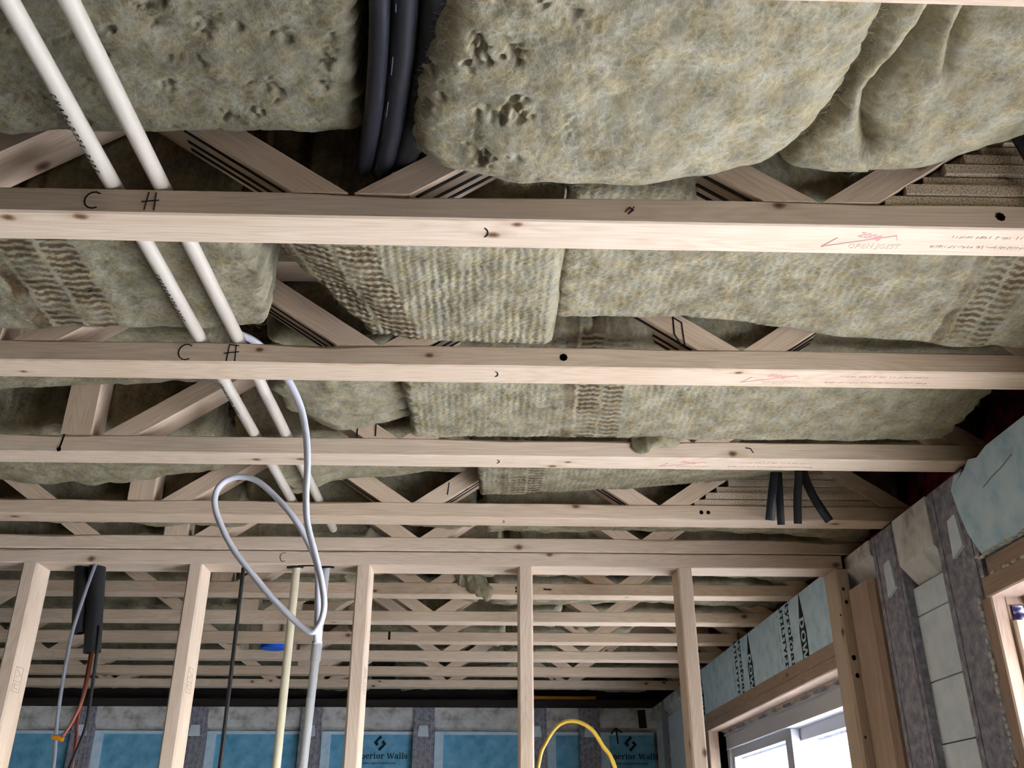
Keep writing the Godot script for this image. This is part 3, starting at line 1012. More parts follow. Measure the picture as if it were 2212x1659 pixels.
func build_window_near():
	var w := structure("window_2")
	# two-ply header with ragged foam between, jamb below
	wood_z("header", Vector3(0.992, 2.262, -1.80), Vector3(1.05, 2.300, -0.35), M.buck, w, 0.9)
	wood_z("header", Vector3(0.984, 2.222, -1.815), Vector3(1.05, 2.262, -0.35), M.buck, w, 0.2)
	wood_z("buck_head", Vector3(1.05, 2.205, -1.80), Vector3(1.25, 2.24, -0.35), M.stud, w, 0.4)
	wood_y("jamb", Vector3(0.986, 0.0, -1.838), Vector3(1.014, 2.222, -1.80), M.buck, w, 8)
	wood_y("jamb_core", Vector3(1.014, 0.0, -1.838), Vector3(1.25, 2.222, -1.803), M.buck, w, 12)
	wood_y("stop", Vector3(1.017, 0.0, -1.803), Vector3(1.036, 2.175, -1.790), M.stud, w, 10, 0.004)
	wood_y("jamb", Vector3(0.986, 0.0, -0.385), Vector3(1.25, 2.222, -0.35), M.buck, w, 9)
	# flashing membrane and a white frame further out
	part_box("membrane", w, Vector3(1.022, 0.05, -1.803), Vector3(1.25, 2.204, -1.798), M.membrane)
	for b in [["frame_head", Vector3(1.15, 2.15, -1.79), Vector3(1.22, 2.205, -0.385)], ["frame_jamb", Vector3(1.15, 0.05, -1.79), Vector3(1.22, 2.15, -1.75)], ["frame_jamb", Vector3(1.15, 0.05, -0.425), Vector3(1.22, 2.15, -0.385)], ["frame_sill", Vector3(1.15, 0.0, -1.79), Vector3(1.22, 0.05, -0.385)], ["mullion", Vector3(1.16, 0.05, -1.09), Vector3(1.21, 2.15, -1.04)]]:
		part_box(b[0], w, b[1], b[2], M.vinyl)
	part_box("pane", w, Vector3(1.18, 0.05, -1.75), Vector3(1.183, 2.15, -1.09), M.glass)
	part_box("pane", w, Vector3(1.18, 0.05, -1.04), Vector3(1.183, 2.15, -0.425), M.glass)
	# beads of spray foam along the buck
	var r := RandomNumberGenerator.new()
	r.seed = 5
	var st := begin()
	for k in 46:
		var p := Vector3(0.982, 2.222 - k * 0.013, -1.838 + r.randf_range(-0.004, 0.003))
		blob(st, p, Vector3(0.004, 0.007, 0.004) * r.randf_range(0.4, 1.3))
	for k in 40:
		blob(st, Vector3(0.982, 2.300 + r.randf_range(-0.003, 0.005), -1.81 + k * 0.011), Vector3(0.004, 0.0035, 0.008) * r.randf_range(0.5, 1.3))
	for k in 16:
		blob(st, Vector3(0.984, 2.262 + r.randf_range(-0.003, 0.003), -1.80 + k * 0.024 + r.randf_range(-0.01, 0.01)), Vector3(0.004, 0.004, 0.010) * r.randf_range(0.5, 1.2))
	var o := put("spray_foam", st.commit(), M.spray, w)
	o.set_meta("kind", "stuff")

func blob(st: SurfaceTool, c: Vector3, r: Vector3):
	var R := []
	for i in 5:
		var row := []
		for j in 7:
			var th := PI * i / 4
			var ph := TAU * j / 6
			row.append(Vector3(sin(th) * cos(ph), cos(th), sin(th) * sin(ph)))
		R.append(row)
	for i in 4:
		for j in 6:
			for o in [[[i, j], [i + 1, j], [i + 1, j + 1]], [[i, j], [i + 1, j + 1], [i, j + 1]]]:
				var p := []
				for q in o:
					p.append(R[q[0]][q[1]])
				var cr3: Vector3 = (p[1] - p[0]).cross(p[2] - p[0])
				if cr3.length() < 1e-6:
					continue
				if cr3.dot(p[0] + p[1] + p[2]) > 0:
					p = [p[0], p[2], p[1]]
				for q in p:
					st.set_normal(q)
					st.set_uv(Vector2.ZERO)
					st.add_vertex(c + q * r)

# ------------------------------------------------------------------ trusses and their marks
func build_trusses():
	var names := [
		"nearest wooden floor truss, only its pale underside showing at the upper right corner",
		"first full wooden floor truss from the viewer, lettered C and H, under the black tubes",
		"second full wooden floor truss, lettered C and H, with one black hole in its face",
		"third full wooden floor truss from the viewer, a short black drip on its left end",
		"fourth full wooden floor truss, last before the stud wall, behind black straps",
		"wooden floor truss resting directly on the top plate of the stud wall",
		"first wooden floor truss behind the stud wall, a tuft of insulation hanging over it",
		"second wooden floor truss behind the stud wall",
		"third wooden floor truss behind the stud wall, with a black teardrop stain on its face",
		"fourth wooden floor truss behind the stud wall, just in front of the round blue box",
		"fifth wooden floor truss behind the stud wall, just past the round blue box",
		"last wooden floor truss, in the dim far end just before the blue wall"]
	var chords := []
	for i in ZT.size() - 1:
		var r: Array = truss(i, names[i], -4.9)
		chords.append(r[1])
	# lettering penned on the chord faces: [truss, x, glyph, height]
	for m in [[1, -0.4965, "C", 0.026], [1, -0.4255, "H", 0.026], [2, -0.494, "C", 0.030], [2, -0.420, "H", 0.030]]:
		var h: float = m[3]
		var lines := []
		if m[2] == "C":
			lines = [arc(Vector2(0, 0), h * 0.42, h * 0.48, 55, 300, 9)]
		else:
			lines = [[Vector2(-h * 0.22, -h * 0.5), Vector2(-h * 0.16, h * 0.5)], [Vector2(h * 0.24, -h * 0.5), Vector2(h * 0.2, h * 0.48)], [Vector2(-h * 0.40, -h * 0.04), Vector2(h * 0.38, h * 0.06)]]
			if m[0] == 2:
				lines.append([Vector2(-h * 0.16, h * 0.5), Vector2(h * 0.34, h * 0.44)])
		front_mark(chords[m[0]], lines, m[1], 0.0018, M.ink)
	front_mark(chords[2], [arc(Vector2.ZERO, 0.0028, 0.003, 0, 360, 8), [Vector2(-0.003, 0), Vector2(0.003, 0)]], 0.129, 0.0066, M.ink, "bored_hole")
	front_mark(chords[3], [[Vector2(0.004, 0.018), Vector2(0.002, 0.0), Vector2(0, -0.014)]], -0.858, 0.0035, M.ink, "black_drip")
	front_mark(chords[3], [arc(Vector2(0, -0.014), 0.0018, 0.0022, 0, 360, 6)], -0.858, 0.0045, M.ink, "black_drip")
	front_mark(chords[8], [[Vector2(0, 0.016), Vector2(0, 0.0)], [Vector2(0, 0.002), Vector2(0, -0.009)]], -0.365, 0.009, M.ink, "black_drip")
	front_mark(chords[4], [arc(Vector2.ZERO, 0.0022, 0.0026, 0, 360, 6)], 0.532, 0.0048, M.ink, "ink_spot")
	front_mark(chords[4], [arc(Vector2.ZERO, 0.0022, 0.0022, 0, 360, 6)], 0.549, 0.0046, M.ink, "ink_spot")
	front_mark(chords[1], [arc(Vector2.ZERO, 0.003, 0.0032, 0, 360, 8)], 0.662, 0.0058, M.dark_red_ink, "ink_spot")
	front_mark(chords[1], [[Vector2(-0.006, -0.003), Vector2(0, 0.004), Vector2(0.005, 0.0), Vector2(-0.002, -0.006), Vector2(0.006, 0.005)]], 0.181, 0.0014, M.dark_red_ink, "ink_scribble")
	front_mark(chords[3], [[Vector2(-0.006, 0.006), Vector2(0.003, 0.005), Vector2(0.008, -0.004)]], 0.545, 0.002, M.ink, "ink_scribble")
	front_mark(chords[6], [[Vector2(-0.010, 0), Vector2(0.011, -0.001)]], 0.205, 0.005, M.ink, "ink_spot")
	front_mark(chords[6], [[Vector2(0, 0.006), Vector2(0, 0.001)], [Vector2(0.001, -0.006), Vector2(0, -0.009)]], 0.105, 0.005, M.ink, "ink_spot")
	front_mark(chords[2], [[Vector2(0.016, 0.026), Vector2(0.014, 0.070), Vector2(0.0, 0.080), Vector2(0.0, 0.048), Vector2(0.010, 0.026)]], 0.318, 0.0026, M.ink, "black_drip")
	front_mark(chords[4], [[Vector2(0.003, 0.070), Vector2(0.0, 0.040)]], -0.090, 0.0026, M.ink, "black_drip")
	front_mark(chords[3], [[Vector2(0.0, 0.052), Vector2(-0.001, 0.022)]], -0.262, 0.003, M.ink, "black_drip")
	front_mark(chords[3], [[Vector2(0.0, 0.056), Vector2(0.0, 0.024)]], -0.225, 0.003, M.ink, "black_drip")
	# stamps and half-moon marks on the undersides (x right, seen from below)
	var ub := Basis(Vector3(1, 0, 0), Vector3(0, 0, 1), Vector3(0, -1, 0))
	for m in [[1, -0.05, 0.0], [2, -0.03, 0.0], [3, -0.02, 0.0], [4, 0.0, 0.0]]:
		var o := put("half_moon_mark", stroke_mesh([arc(Vector2(-0.006, 0), 0.006, 0.010, -70, 70, 6)], 0.002), M.ink, chords[m[0]])
		o.transform = Transform3D(ub, Vector3(m[1] - chords[m[0]].position.x + 0.05, -TH / 2 - 0.0001, 0.004))
	for m in [[1, 0.435], [2, 0.43], [3, 0.36]]:
		var sc := 1.0
		var base := Vector3(m[1] - chords[m[0]].position.x, -TH / 2 - 0.0001, 0.0)
		var rows := [["OPEN JOIST", 0.0095, Vector2(0.075, 0.012), M.pink_ink]]
		for q in [Vector3(0.15, -0.010, 0.18), Vector3(0.17, 0.012, 0.15)]:
			var sm := put("faded_stamp", smudge_mesh(q.z, 0.006, 0.0011, int(q.x * 100)), M.pink_ink, chords[m[0]])
			sm.transform = Transform3D(ub, base + Vector3(q.x, 0, q.y))
			sm.set_meta("kind", "stuff")
		for r in rows:
			var tx := put("printed_stamp", text_mesh(r[0], r[1], 0.0006), r[3], chords[m[0]])
			tx.transform = Transform3D(ub, base + Vector3(r[2].x, 0, r[2].y * -1.0))
		var two := put("printed_stamp", text_mesh("2000", 0.011, 0.0006, "Droid Sans", true), M.red_ink, chords[m[0]])
		two.transform = Transform3D(ub.rotated(Vector3.UP, 0.30), base + Vector3(0.062, 0, 0.010))
		var tri_ := put("printed_stamp", stroke_mesh([[Vector2(-0.004, -0.014), Vector2(0.085, 0.013)], [Vector2(-0.004, -0.014), Vector2(0.010, 0.006)], [Vector2(0.085, 0.013), Vector2(0.09, 0.004)]], 0.0016), M.red_ink, chords[m[0]])
		tri_.transform = Transform3D(ub, base + Vector3(0.01, 0, 0.0))

# ------------------------------------------------------------------ stud wall
func build_stud_wall():
	var tp := BOT - 0.0022
	var pl := put("top_plate", beam_mesh(4.16, TH, 0.089, 30, 0.0022, 0.004, 91), M.stud, self, Vector3(-1.105, tp - TH / 2, WALL_Z - 0.0445))
	tag(pl, "long horizontal top plate capping the row of bare wooden studs", "wall plate")
	var c := put("pen_mark", stroke_mesh([arc(Vector2.ZERO, 0.0095, 0.012, 60, 300, 9)], 0.0014), M.ink, pl)
	c.position = Vector3(-0.535 + 1.105, 0.001, 0.0447)
	# black sealant around the two pipe holes
	for h in [[-0.506, 0.024], [-0.424, 0.024]]:
		var s := put("black_sealant", tube_mesh([Vector3(-0.020, 0, 0.010), Vector3(-0.008, -0.001, 0.016), Vector3(0.01, 0.001, 0.016), Vector3(0.022, 0, 0.012)], 0.005, 0.004, 8, 4), M.black, pl)
		s.position = Vector3(h[0] + 1.105, -TH / 2 - 0.001, 0.012)
	var sb := put("black_sealant", tube_mesh([Vector3(-0.03, 0, 0), Vector3(0, 0.001, 0.004), Vector3(0.03, 0, 0)], 0.004, 0.003, 8, 4), M.black, pl)
	sb.position = Vector3(-0.465 + 1.105, -TH / 2 - 0.001, 0.034)
	var labels := ["bare wooden stud at the far left, left of the black pipe sleeves", "bare wooden stud between black sleeves and straight black cable, stamped on its lit side", "bare wooden stud just right of the looped white cable", "bare wooden stud in the middle, seen straight on, beside the yellow cable", "bare wooden stud just left of the bright window", "bare wooden end stud against the right wall, covering the window's edge"]
	for i in STUD_X.size():
		var x: float = STUD_X[i]
		var l := tp - TH - 0.0385
		var o := put("wall_stud", beam_mesh(l, TH, 0.089, 12, 0.004, 0.003, 31 + i), M.stud)
		o.basis = Basis(Vector3(0, 1, 0), Vector3(-1, 0, 0), Vector3(0, 0, 1))
		o.position = Vector3(x, 0.038 + l / 2, WALL_Z - 0.0445)
		tag(o, labels[i], "wall stud", "studs of the bare partition")
		if i == 5:
			for q in [[2.405, 0.004, 0.0036], [2.370, 0.007, 0.0038], [2.225, 0.004, 0.0055], [2.180, 0.006, 0.0050], [2.335, -0.014, 0.0022], [2.03, 0.002, 0.003]]:
				var kn := put("knot", stroke_mesh([arc(Vector2.ZERO, q[2] * 0.5, q[2] * 0.75, 0, 360, 8)], q[2]), M.knot, o)
				kn.transform = Transform3D(Basis(Vector3(0, -1, 0), Vector3(1, 0, 0), Vector3(0, 0, 1)), Vector3(q[0] - o.position.y, 0.006 - q[1], 0.0446))
		if i < 3:
			# faint grade stamp on the right-hand face
			var g := put("grade_stamp", stroke_mesh([[Vector2(-0.03, -0.02), Vector2(0.03, -0.02), Vector2(0.03, 0.02), Vector2(-0.03, 0.02), Vector2(-0.03, -0.02)], [Vector2(0.005, -0.02), Vector2(0.005, 0.02)], [Vector2(-0.024, -0.012), Vector2(-0.012, 0.012), Vector2(-0.004, -0.012)], [Vector2(0.012, 0.012), Vector2(0.012, -0.012), Vector2(0.022, -0.008), Vector2(0.022, 0.01)]], 0.0012), M.ink_faint, o)
			g.transform = Transform3D(Basis(Vector3(-1, 0, 0), Vector3(0, 0, -1), Vector3(0, -1, 0)), Vector3(2.165 - o.position.y, -TH / 2 - 0.0001, 0.012))
	# sole plate
	var sp := put("sole_plate", beam_mesh(4.16, TH, 0.089, 1, 0.003, 0.0, 95), M.stud, self, Vector3(-1.105, 0.019, WALL_Z - 0.0445))
	tag(sp, "wooden sole plate under the studs on the floor", "wall plate")

# ------------------------------------------------------------------ insulation
func bz(i: int) -> Array:
	return [ZT[i] - CW - 0.004, ZT[i + 1] + 0.004]

func build_insulation():
	# bay 0: between the hidden truss over the viewer's head and the first full truss
	batt("thick batt with shade toned in, at the upper left above the white pipes", {xl = [-1.9, -1.9], xr = [-0.128, -0.150, -0.160], z = [-0.600, -0.968], cell = 0.0035, fuzz = 1500, seed = 1, er = 0.03, rough = 1.2,
		h = [[2.60, 2.598, 2.600, 2.604], [2.597, 2.592, 2.598, 2.606], [2.590, 2.583, 2.594, 2.611]], pits = 0.007, pit_x = 0.2, tone = 0.58})  # low tone puts the shade of this recess into the batt's colour
	batt("big pale batt sagging at the top centre, right of the black tubes", {xl = [-0.028, -0.050, -0.085, -0.098], xr = [0.407, 0.420, 0.416, 0.368], z = [-0.600, -0.968], cell = 0.0026, fuzz = 3000, seed = 2, er = 0.045, rough = 1.15, ragged = 0.0025,
		h = [[2.585, 2.575, 2.575, 2.580, 2.585], [2.572, 2.556, 2.552, 2.560, 2.576], [2.560, 2.532, 2.522, 2.540, 2.566]], pits = 0.012, pit_x = 0.12, top = 2.73})
	batt("folded batt with deep creases at the upper right corner", {xl = [0.411, 0.424, 0.420, 0.372], xr = [1.06, 1.06], z = [-0.604, -0.966], cell = 0.0026, fuzz = 1200, seed = 3, er = 0.034, rough = 1.0, ragged = 0.004,
		h = [[2.600, 2.592, 2.592, 2.600, 2.61], [2.600, 2.585, 2.587, 2.60, 2.62], [2.562, 2.566, 2.634, 2.675, 2.69]],
		creases = [[[Vector2(0.476, -0.70), Vector2(0.474, -0.745), Vector2(0.462, -0.79), Vector2(0.446, -0.84), Vector2(0.452, -0.878), Vector2(0.468, -0.915)], 0.034, 0.014], [[Vector2(0.510, -0.70), Vector2(0.512, -0.76), Vector2(0.522, -0.80)], 0.018, 0.010]]})
	# bay 1
	var z1 := bz(1)
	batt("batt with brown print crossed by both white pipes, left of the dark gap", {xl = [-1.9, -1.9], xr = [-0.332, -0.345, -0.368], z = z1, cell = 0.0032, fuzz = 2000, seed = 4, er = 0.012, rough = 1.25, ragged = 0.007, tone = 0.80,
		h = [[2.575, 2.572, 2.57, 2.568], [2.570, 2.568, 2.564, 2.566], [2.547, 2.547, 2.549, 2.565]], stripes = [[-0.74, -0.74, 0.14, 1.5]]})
	batt("curled batt with brown print and a square right corner, hanging onto the second truss", {xl = [-0.345, -0.325, -0.265, -0.195], xr = [0.104, 0.107, 0.110], z = [z1[0], -1.402], cell = 0.0026, fuzz = 1200, seed = 5, er = 0.016, rough = 0.9, ragged = 0.003, rib = 0.0016,
		h = [[2.575, 2.552, 2.548, 2.548, 2.548], [2.590, 2.553, 2.546, 2.544, 2.543], [2.558, 2.548, 2.5455, 2.5415, 2.541]], stripes = [[-0.345, -0.275, 0.17, 1.7]]})
	batt("long ribbed batt behind the first truss, brown print near its right end", {xl = [0.113, 0.113], xr = [1.07, 1.07], z = [-1.000, z1[1]], cell = 0.003, fuzz = 1500, seed = 6, er = 0.018, rough = 1.0, rib = 0.0011, ragged = 0.004,
		h = [[2.590, 2.585, 2.582, 2.580, 2.580, 2.580], [2.586, 2.586, 2.575, 2.560, 2.550, 2.545], [2.587, 2.592, 2.572, 2.550, 2.5415, 2.541]], stripes = [[0.70, 0.745, 0.095, 1.0]]})
	# bay 2
	var z2 := bz(2)
	batt("lifted batt at the left behind the second truss, over the upright web", {xl = [-1.9, -1.9], xr = [-0.50, -0.53], z = z2, cell = 0.0036, fuzz = 900, seed = 7, er = 0.02, rough = 1.4, ragged = 0.01, tone = 0.95,
		h = [[2.56, 2.57, 2.585, 2.60, 2.61, 2.60], [2.56, 2.565, 2.58, 2.61, 2.63, 2.63], [2.545, 2.552, 2.57, 2.625, 2.640, 2.655]]})
	batt("short ragged batt behind the second truss, right of the white pipes", {xl = [-0.372, -0.385, -0.41, -0.375], xr = [-0.158, -0.158, -0.160], z = z2, cell = 0.003, fuzz = 900, seed = 8, er = 0.018, rough = 1.1, ragged = 0.014,
		h = [[2.585, 2.580, 2.580, 2.585], [2.585, 2.572, 2.572, 2.580], [2.575, 2.551, 2.556, 2.577]]})
	batt("wide ribbed batt with a brown print band, hanging onto the third truss", {xl = [-0.152, -0.150, -0.149, -0.148], xr = [0.985, 0.975, 0.955], z = [-1.412, -1.8005], cell = 0.003, fuzz = 1200, seed = 9, er = 0.014, rough = 0.85, rib = 0.0012, ragged = 0.006,
		h = [[2.582, 2.580, 2.580, 2.580, 2.580, 2.585], [2.555, 2.555, 2.556, 2.556, 2.558, 2.57], [2.541, 2.5405, 2.541, 2.541, 2.543, 2.548]], stripes = [[0.135, 0.155, 0.118, 1.1]], creases = [[[Vector2(0.02, -1.70), Vector2(0.13, -1.665)], 0.006, 0.012], [[Vector2(0.36, -1.69), Vector2(0.50, -1.655)], 0.006, 0.012]]})
	# bay 3
	var z3 := bz(3)
	batt("batt at the left behind the third truss, its edge lifted over a dark gap", {xl = [-1.9, -1.9], xr = [-0.60, -0.64], z = z3, cell = 0.005, seed = 10, er = 0.02, rough = 1.4, ragged = 0.01, tone = 0.95,
		h = [[2.565, 2.57, 2.58, 2.585, 2.59], [2.56, 2.575, 2.58, 2.58, 2.60], [2.55, 2.56, 2.575, 2.57, 2.61]]})
	batt("batt behind the third truss between the white cable and the middle webs", {xl = [-0.52, -0.50, -0.47], xr = [-0.035, -0.040], z = z3, cell = 0.0045, seed = 11, er = 0.02, rough = 1.2, ragged = 0.012,
		h = [[2.57, 2.58, 2.59, 2.60], [2.562, 2.588, 2.598, 2.605], [2.548, 2.592, 2.604, 2.611]]})
	batt("grey ribbed batt behind the third truss with a brown print band at its left end", {xl = [-0.025, -0.018, -0.008], xr = [1.07, 1.07], z = [z3[0], -2.195], cell = 0.0035, seed = 12, er = 0.012, rough = 0.7, rib = 0.0016, ragged = 0.003, tone = 0.92,
		h = [[2.565, 2.565, 2.567, 2.572], [2.56, 2.56, 2.575, 2.60], [2.552, 2.575, 2.61, 2.66]], stripes = [[0.03, 0.036, 0.105, 1.0]]})
	# bay 4 and those beyond the stud wall: three batts to a bay
	var far_h := {
		4: [[-2.4, -0.62, [2.556, 2.56], "limp batt behind the fourth truss at the left"], [-0.60, -0.02, [2.552, 2.561], "shaggy batt behind the fourth truss, centre"], [0.0, 1.07, [2.554, 2.546], "batt behind the fourth truss at the right, above the top plate"]],
		5: [[-2.4, -0.30, [2.565, 2.56], "batt just behind the stud wall's top plate at the left"], [-0.27, 0.06, [2.552, 2.556], "batt just behind the top plate, above the hanging tuft"], [0.08, 1.07, [2.558, 2.553], "batt just behind the top plate at the right"]],
		6: [[-2.4, -0.42, [2.566, 2.57], "left batt in the first bay behind the partition's first far truss"], [-0.40, 0.0, [2.560, 2.57], "middle batt in the first bay behind the partition's first far truss"], [0.02, 1.07, [2.562, 2.555], "right batt in the first bay behind the partition's first far truss"]],
		7: [[-2.4, -0.70, [2.575, 2.57], "left batt over the second far truss, near the black cable"], [-0.16, 0.30, [2.557, 2.56], "middle batt over the second far truss, left of the centre stud"], [0.32, 1.07, [2.562, 2.557], "right batt over the second far truss"]],
		8: [[-2.4, -1.0, [2.57, 2.56], "left batt in the bay of the blue box"], [-0.55, 0.10, [2.566, 2.560], "middle batt in the bay of the blue box"], [0.12, 0.62, [2.565, 2.57], "right batt in the bay of the blue box"]],
		9: [[-2.4, -1.1, [2.565, 2.56], "left batt in the bay past the blue box"], [-0.75, -0.08, [2.558, 2.565], "middle batt in the bay past the blue box"], [0.1, 0.5, [2.57, 2.562], "right batt in the bay past the blue box"]],
		10: [[-2.4, -0.9, [2.565, 2.56], "left batt in the second bay past the blue box"], [-0.4, 0.15, [2.56, 2.565], "middle batt in the second bay past the blue box"], [0.45, 1.05, [2.57, 2.562], "right batt in the second bay past the blue box"]],
		11: [[-2.4, -0.6, [2.545, 2.535], "drooping left batt in the last bay before the far wall"], [-0.45, 0.9, [2.54, 2.535], "drooping right batt in the last bay before the far wall"]]}
	for b in far_h:
		var z := bz(b)
		for q in far_h[b]:
			batt(q[3], {xl = [q[0] + 0.012, q[0] + 0.012], xr = [q[1] - 0.012, q[1] - 0.012], z = z, cell = 0.008 if b < 6 else 0.011, seed = 20 + b * 3 + int(q[0] * 10), er = 0.02, rough = 1.5, ragged = 0.01, tone = 0.92,
				h = [[q[2][0], q[2][0] - 0.006, q[2][0] + 0.004], [q[2][1] + 0.004, q[2][1] - 0.004, q[2][1]], [q[2][1], q[2][1] + 0.012, q[2][1] - 0.006]]}, "insulation batts in the far bays" if b > 4 else "insulation batts between the trusses")
	# torn tufts hanging over chords
	tuft("torn tuft of insulation hanging over the first truss behind the stud wall", Vector3(-0.085, 2.575, -2.978), [Vector3(0, 0, 0), Vector3(0.03, -0.012, 0.004), Vector3(0.07, -0.045, 0.006), Vector3(0.112, -0.072, 0.004)], 0.044, 61)
	tuft("small tuft of insulation caught on the front of the third truss", Vector3(0.30, 2.530, -1.790), [Vector3(0.0, 0.008, -0.004), Vector3(0.022, -0.006, 0.003), Vector3(0.055, 0.004, 0.002), Vector3(0.10, 0.010, -0.004)], 0.019, 62)

func tuft(label: String, at: Vector3, pts: Array, r: float, sd: int):
	# a ragged lump: overlapping soft blobs along a line, meshed as one skin of displaced rings
	var st := begin()
	var n := 26
	var sides := 22
	var P := []
	for i in n + 1:
		var t := float(i) / n
		var c := Vector3(cr([pts[0].x, pts[1].x, pts[2].x, pts[3].x], t), cr([pts[0].y, pts[1].y, pts[2].y, pts[3].y], t), cr([pts[0].z, pts[1].z, pts[2].z, pts[3].z], t))
		var rr := r * (0.15 + 0.85 * sqrt(maxf(0.0, sin(PI * clampf(t * 0.9 + 0.08, 0, 1)))))
		var row := []
		for k in sides:
			var a := TAU * k / sides
			var d := Vector3(0.25 * sin(a), cos(a), sin(a) * 0.55)
			var q := c + d * rr
			q += d * rr * 0.55 * nb.get_noise_3d(q.x * 260.0, q.y * 260.0 + sd * 9.0, q.z * 260.0) + d * rr * 0.4 * na.get_noise_3d(q.x * 600.0, q.y * 600.0, q.z * 600.0 + sd)
			row.append(q)
		P.append(row)
	for i in n:
		for k in sides:
			var k2 := (k + 1) % sides
			for o in [P[i][k], P[i + 1][k], P[i + 1][k2], P[i][k], P[i + 1][k2], P[i][k2]]:
				st.set_color(Color(0.95, 0.95, 0.93))
				st.set_smooth_group(0)
				st.add_vertex(o)
	st.index()
	st.generate_normals()
	var o := put("insulation_tuft", st.commit(), M.batt, self, at)
	tag(o, label, "insulation", "torn insulation tufts")

# ------------------------------------------------------------------ pipes
func build_pipes():
	var y := BOT + TH + 0.0112
	for q in [["thinner white supply pipe on the left, marked C, running over the trusses", -0.4895, -0.4705, "C"], ["white supply pipe on the right, marked H, running over the trusses", -0.4330, -0.4035, "H"]]:
		var o := thing("supply_pipe", Vector3(q[1], y, 0.4), q[0], "water pipe", "white pipes over the trusses")
		var e := Vector3(q[2] - q[1], 0, -2.46 - 0.4)
		var dir := e.normalized()
		put("pipe", pipe_mesh([Vector3.ZERO, e], 0.0107, 0.008), M.pvc, o)
		if q[3] == "C":
			for q2 in [[-0.885, "CHARLOTTE PIPE"], [-1.255, "CHARLOTTE PIPE"], [-1.62, "CHARLOTTE PIPE"]]:
				var n := Vector3(-0.40, -0.92, 0).normalized()
				var tm := text_mesh(q2[1], 0.0068, 0.0016)
				var fv := FontVariation.new()
				fv.base_font = tm.font
				fv.spacing_glyph = 34
				fv.spacing_space = 30
				tm.font = fv
				var tx := put("printed_lettering", tm, M.ink, o)
				var lz: float = q2[0] - 0.4
				var p: Vector3 = e * (lz / e.z)
				tx.transform = Transform3D(basis_of(dir, (n - dir * n.dot(dir))), p + n * 0.0102)
	# risers in the stud wall
	var v := thing("riser_pipe", Vector3(-0.506, 0.05, -2.53), "cream pipe dropping through the top plate, left of the grey one", "water pipe", "pipes dropping through the top plate")
	put("pipe", pipe_mesh([Vector3(0, 0, 0), Vector3(0.001, 2.47, 0)], 0.0108, 0.008), M.cpvc, v)
	var v2 := thing("riser_pipe", Vector3(-0.493, 0.05, -2.53), "grey pipe dropping through the top plate behind the cable loop", "water pipe", "pipes dropping through the top plate")
	put("pipe", pipe_mesh([Vector3(0, 0, 0), Vector3(0.069, 2.47, 0)], 0.0112, 0.008), M.grey_pvc, v2)
	put("coupling", pipe_mesh([Vector3(0.0605, 2.165, 0), Vector3(0.0618, 2.215, 0)], 0.0135, 0.0112), M.grey_pvc, v2)
	# three black tubes at the top
	var b := [["glossy black tube, leftmost of the three at the top", [Vector3(-0.105, 2.612, 0.2), Vector3(-0.114, 2.606, -0.55), Vector3(-0.119, 2.603, -0.73), Vector3(-0.142, 2.598, -0.90), Vector3(-0.166, 2.592, -1.00), Vector3(-0.172, 2.64, -1.025), Vector3(-0.172, 2.69, -1.028)], 0.0115],
		["creased black tube, middle of the three at the top", [Vector3(-0.075, 2.615, 0.2), Vector3(-0.084, 2.612, -0.55), Vector3(-0.092, 2.610, -0.73), Vector3(-0.117, 2.603, -0.90), Vector3(-0.141, 2.594, -1.00), Vector3(-0.147, 2.64, -1.022), Vector3(-0.147, 2.69, -1.025)], 0.0150],
		["thick black curved tube, rightmost of three at the top, against the big pale batt", [Vector3(-0.050, 2.625, 0.2), Vector3(-0.053, 2.620, -0.55), Vector3(-0.057, 2.618, -0.73), Vector3(-0.083, 2.612, -0.90), Vector3(-0.115, 2.606, -0.995), Vector3(-0.119, 2.645, -1.016), Vector3(-0.119, 2.69, -1.018)], 0.0185]]
	for q in b:
		var o := put("black_tube", tube_mesh(q[1], q[2], -1.0, 20, 14), M.black_tube if q[2] < 0.013 else (M.black_tube_dull if q[2] < 0.018 else M.black_foam))
		tag(o, q[0], "tube", "black tubes at the top")
		if q[2] > 0.014 and q[2] < 0.016:
			# pale worn dashes along a crease on its underside
			for k in 9:
				var pts := []
				for e in 2:
					var t := 0.20 + 0.068 * k + e * (0.022 + 0.012 * sin(k * 2.2))
					var pa := []
					for c in 3:
						var line := []
						for p in q[1]:
							line.append(p[c])
						pa.append(cr(line, t))
					pts.append(Vector3(pa[0] - 0.009, pa[1] - 0.0118, pa[2]))
				put("worn_seam", tube_mesh(pts, 0.0007, 0.0007, 6, 3), M.seam, o)
	# black sleeves hanging in the stud wall, with the tubes and wires that leave them
	var s1 := put("pipe_sleeve", pipe_mesh([Vector3(-1.083, 2.50, -2.54), Vector3(-1.081, 2.455, -2.54), Vector3(-1.055, 2.285, -2.54)], 0.019, 0.013), M.black_foam)
	tag(s1, "shorter black foam sleeve hanging from the top plate, on the left", "pipe sleeve", "black foam sleeves")
	var s2 := put("pipe_sleeve", pipe_mesh([Vector3(-1.040, 2.50, -2.535), Vector3(-1.038, 2.455, -2.535), Vector3(-1.010, 2.235, -2.535)], 0.0215, 0.014), M.black_foam)
	tag(s2, "longer black foam sleeve hanging from the top plate, on the right", "pipe sleeve", "black foam sleeves")
	var ct := thing("clear_tube", Vector3(-1.045, 2.46, -2.505), "clear plastic tube hanging in front of the black sleeves", "tube")
	put("tube", tube_mesh([Vector3(0.012, 0, 0), Vector3(-0.002, -0.10, 0.004), Vector3(-0.014, -0.21, 0), Vector3(-0.008, -0.38, 0), Vector3(0.012, -0.62, 0), Vector3(0.012, -1.4, 0)], 0.0046), M.clear, ct)
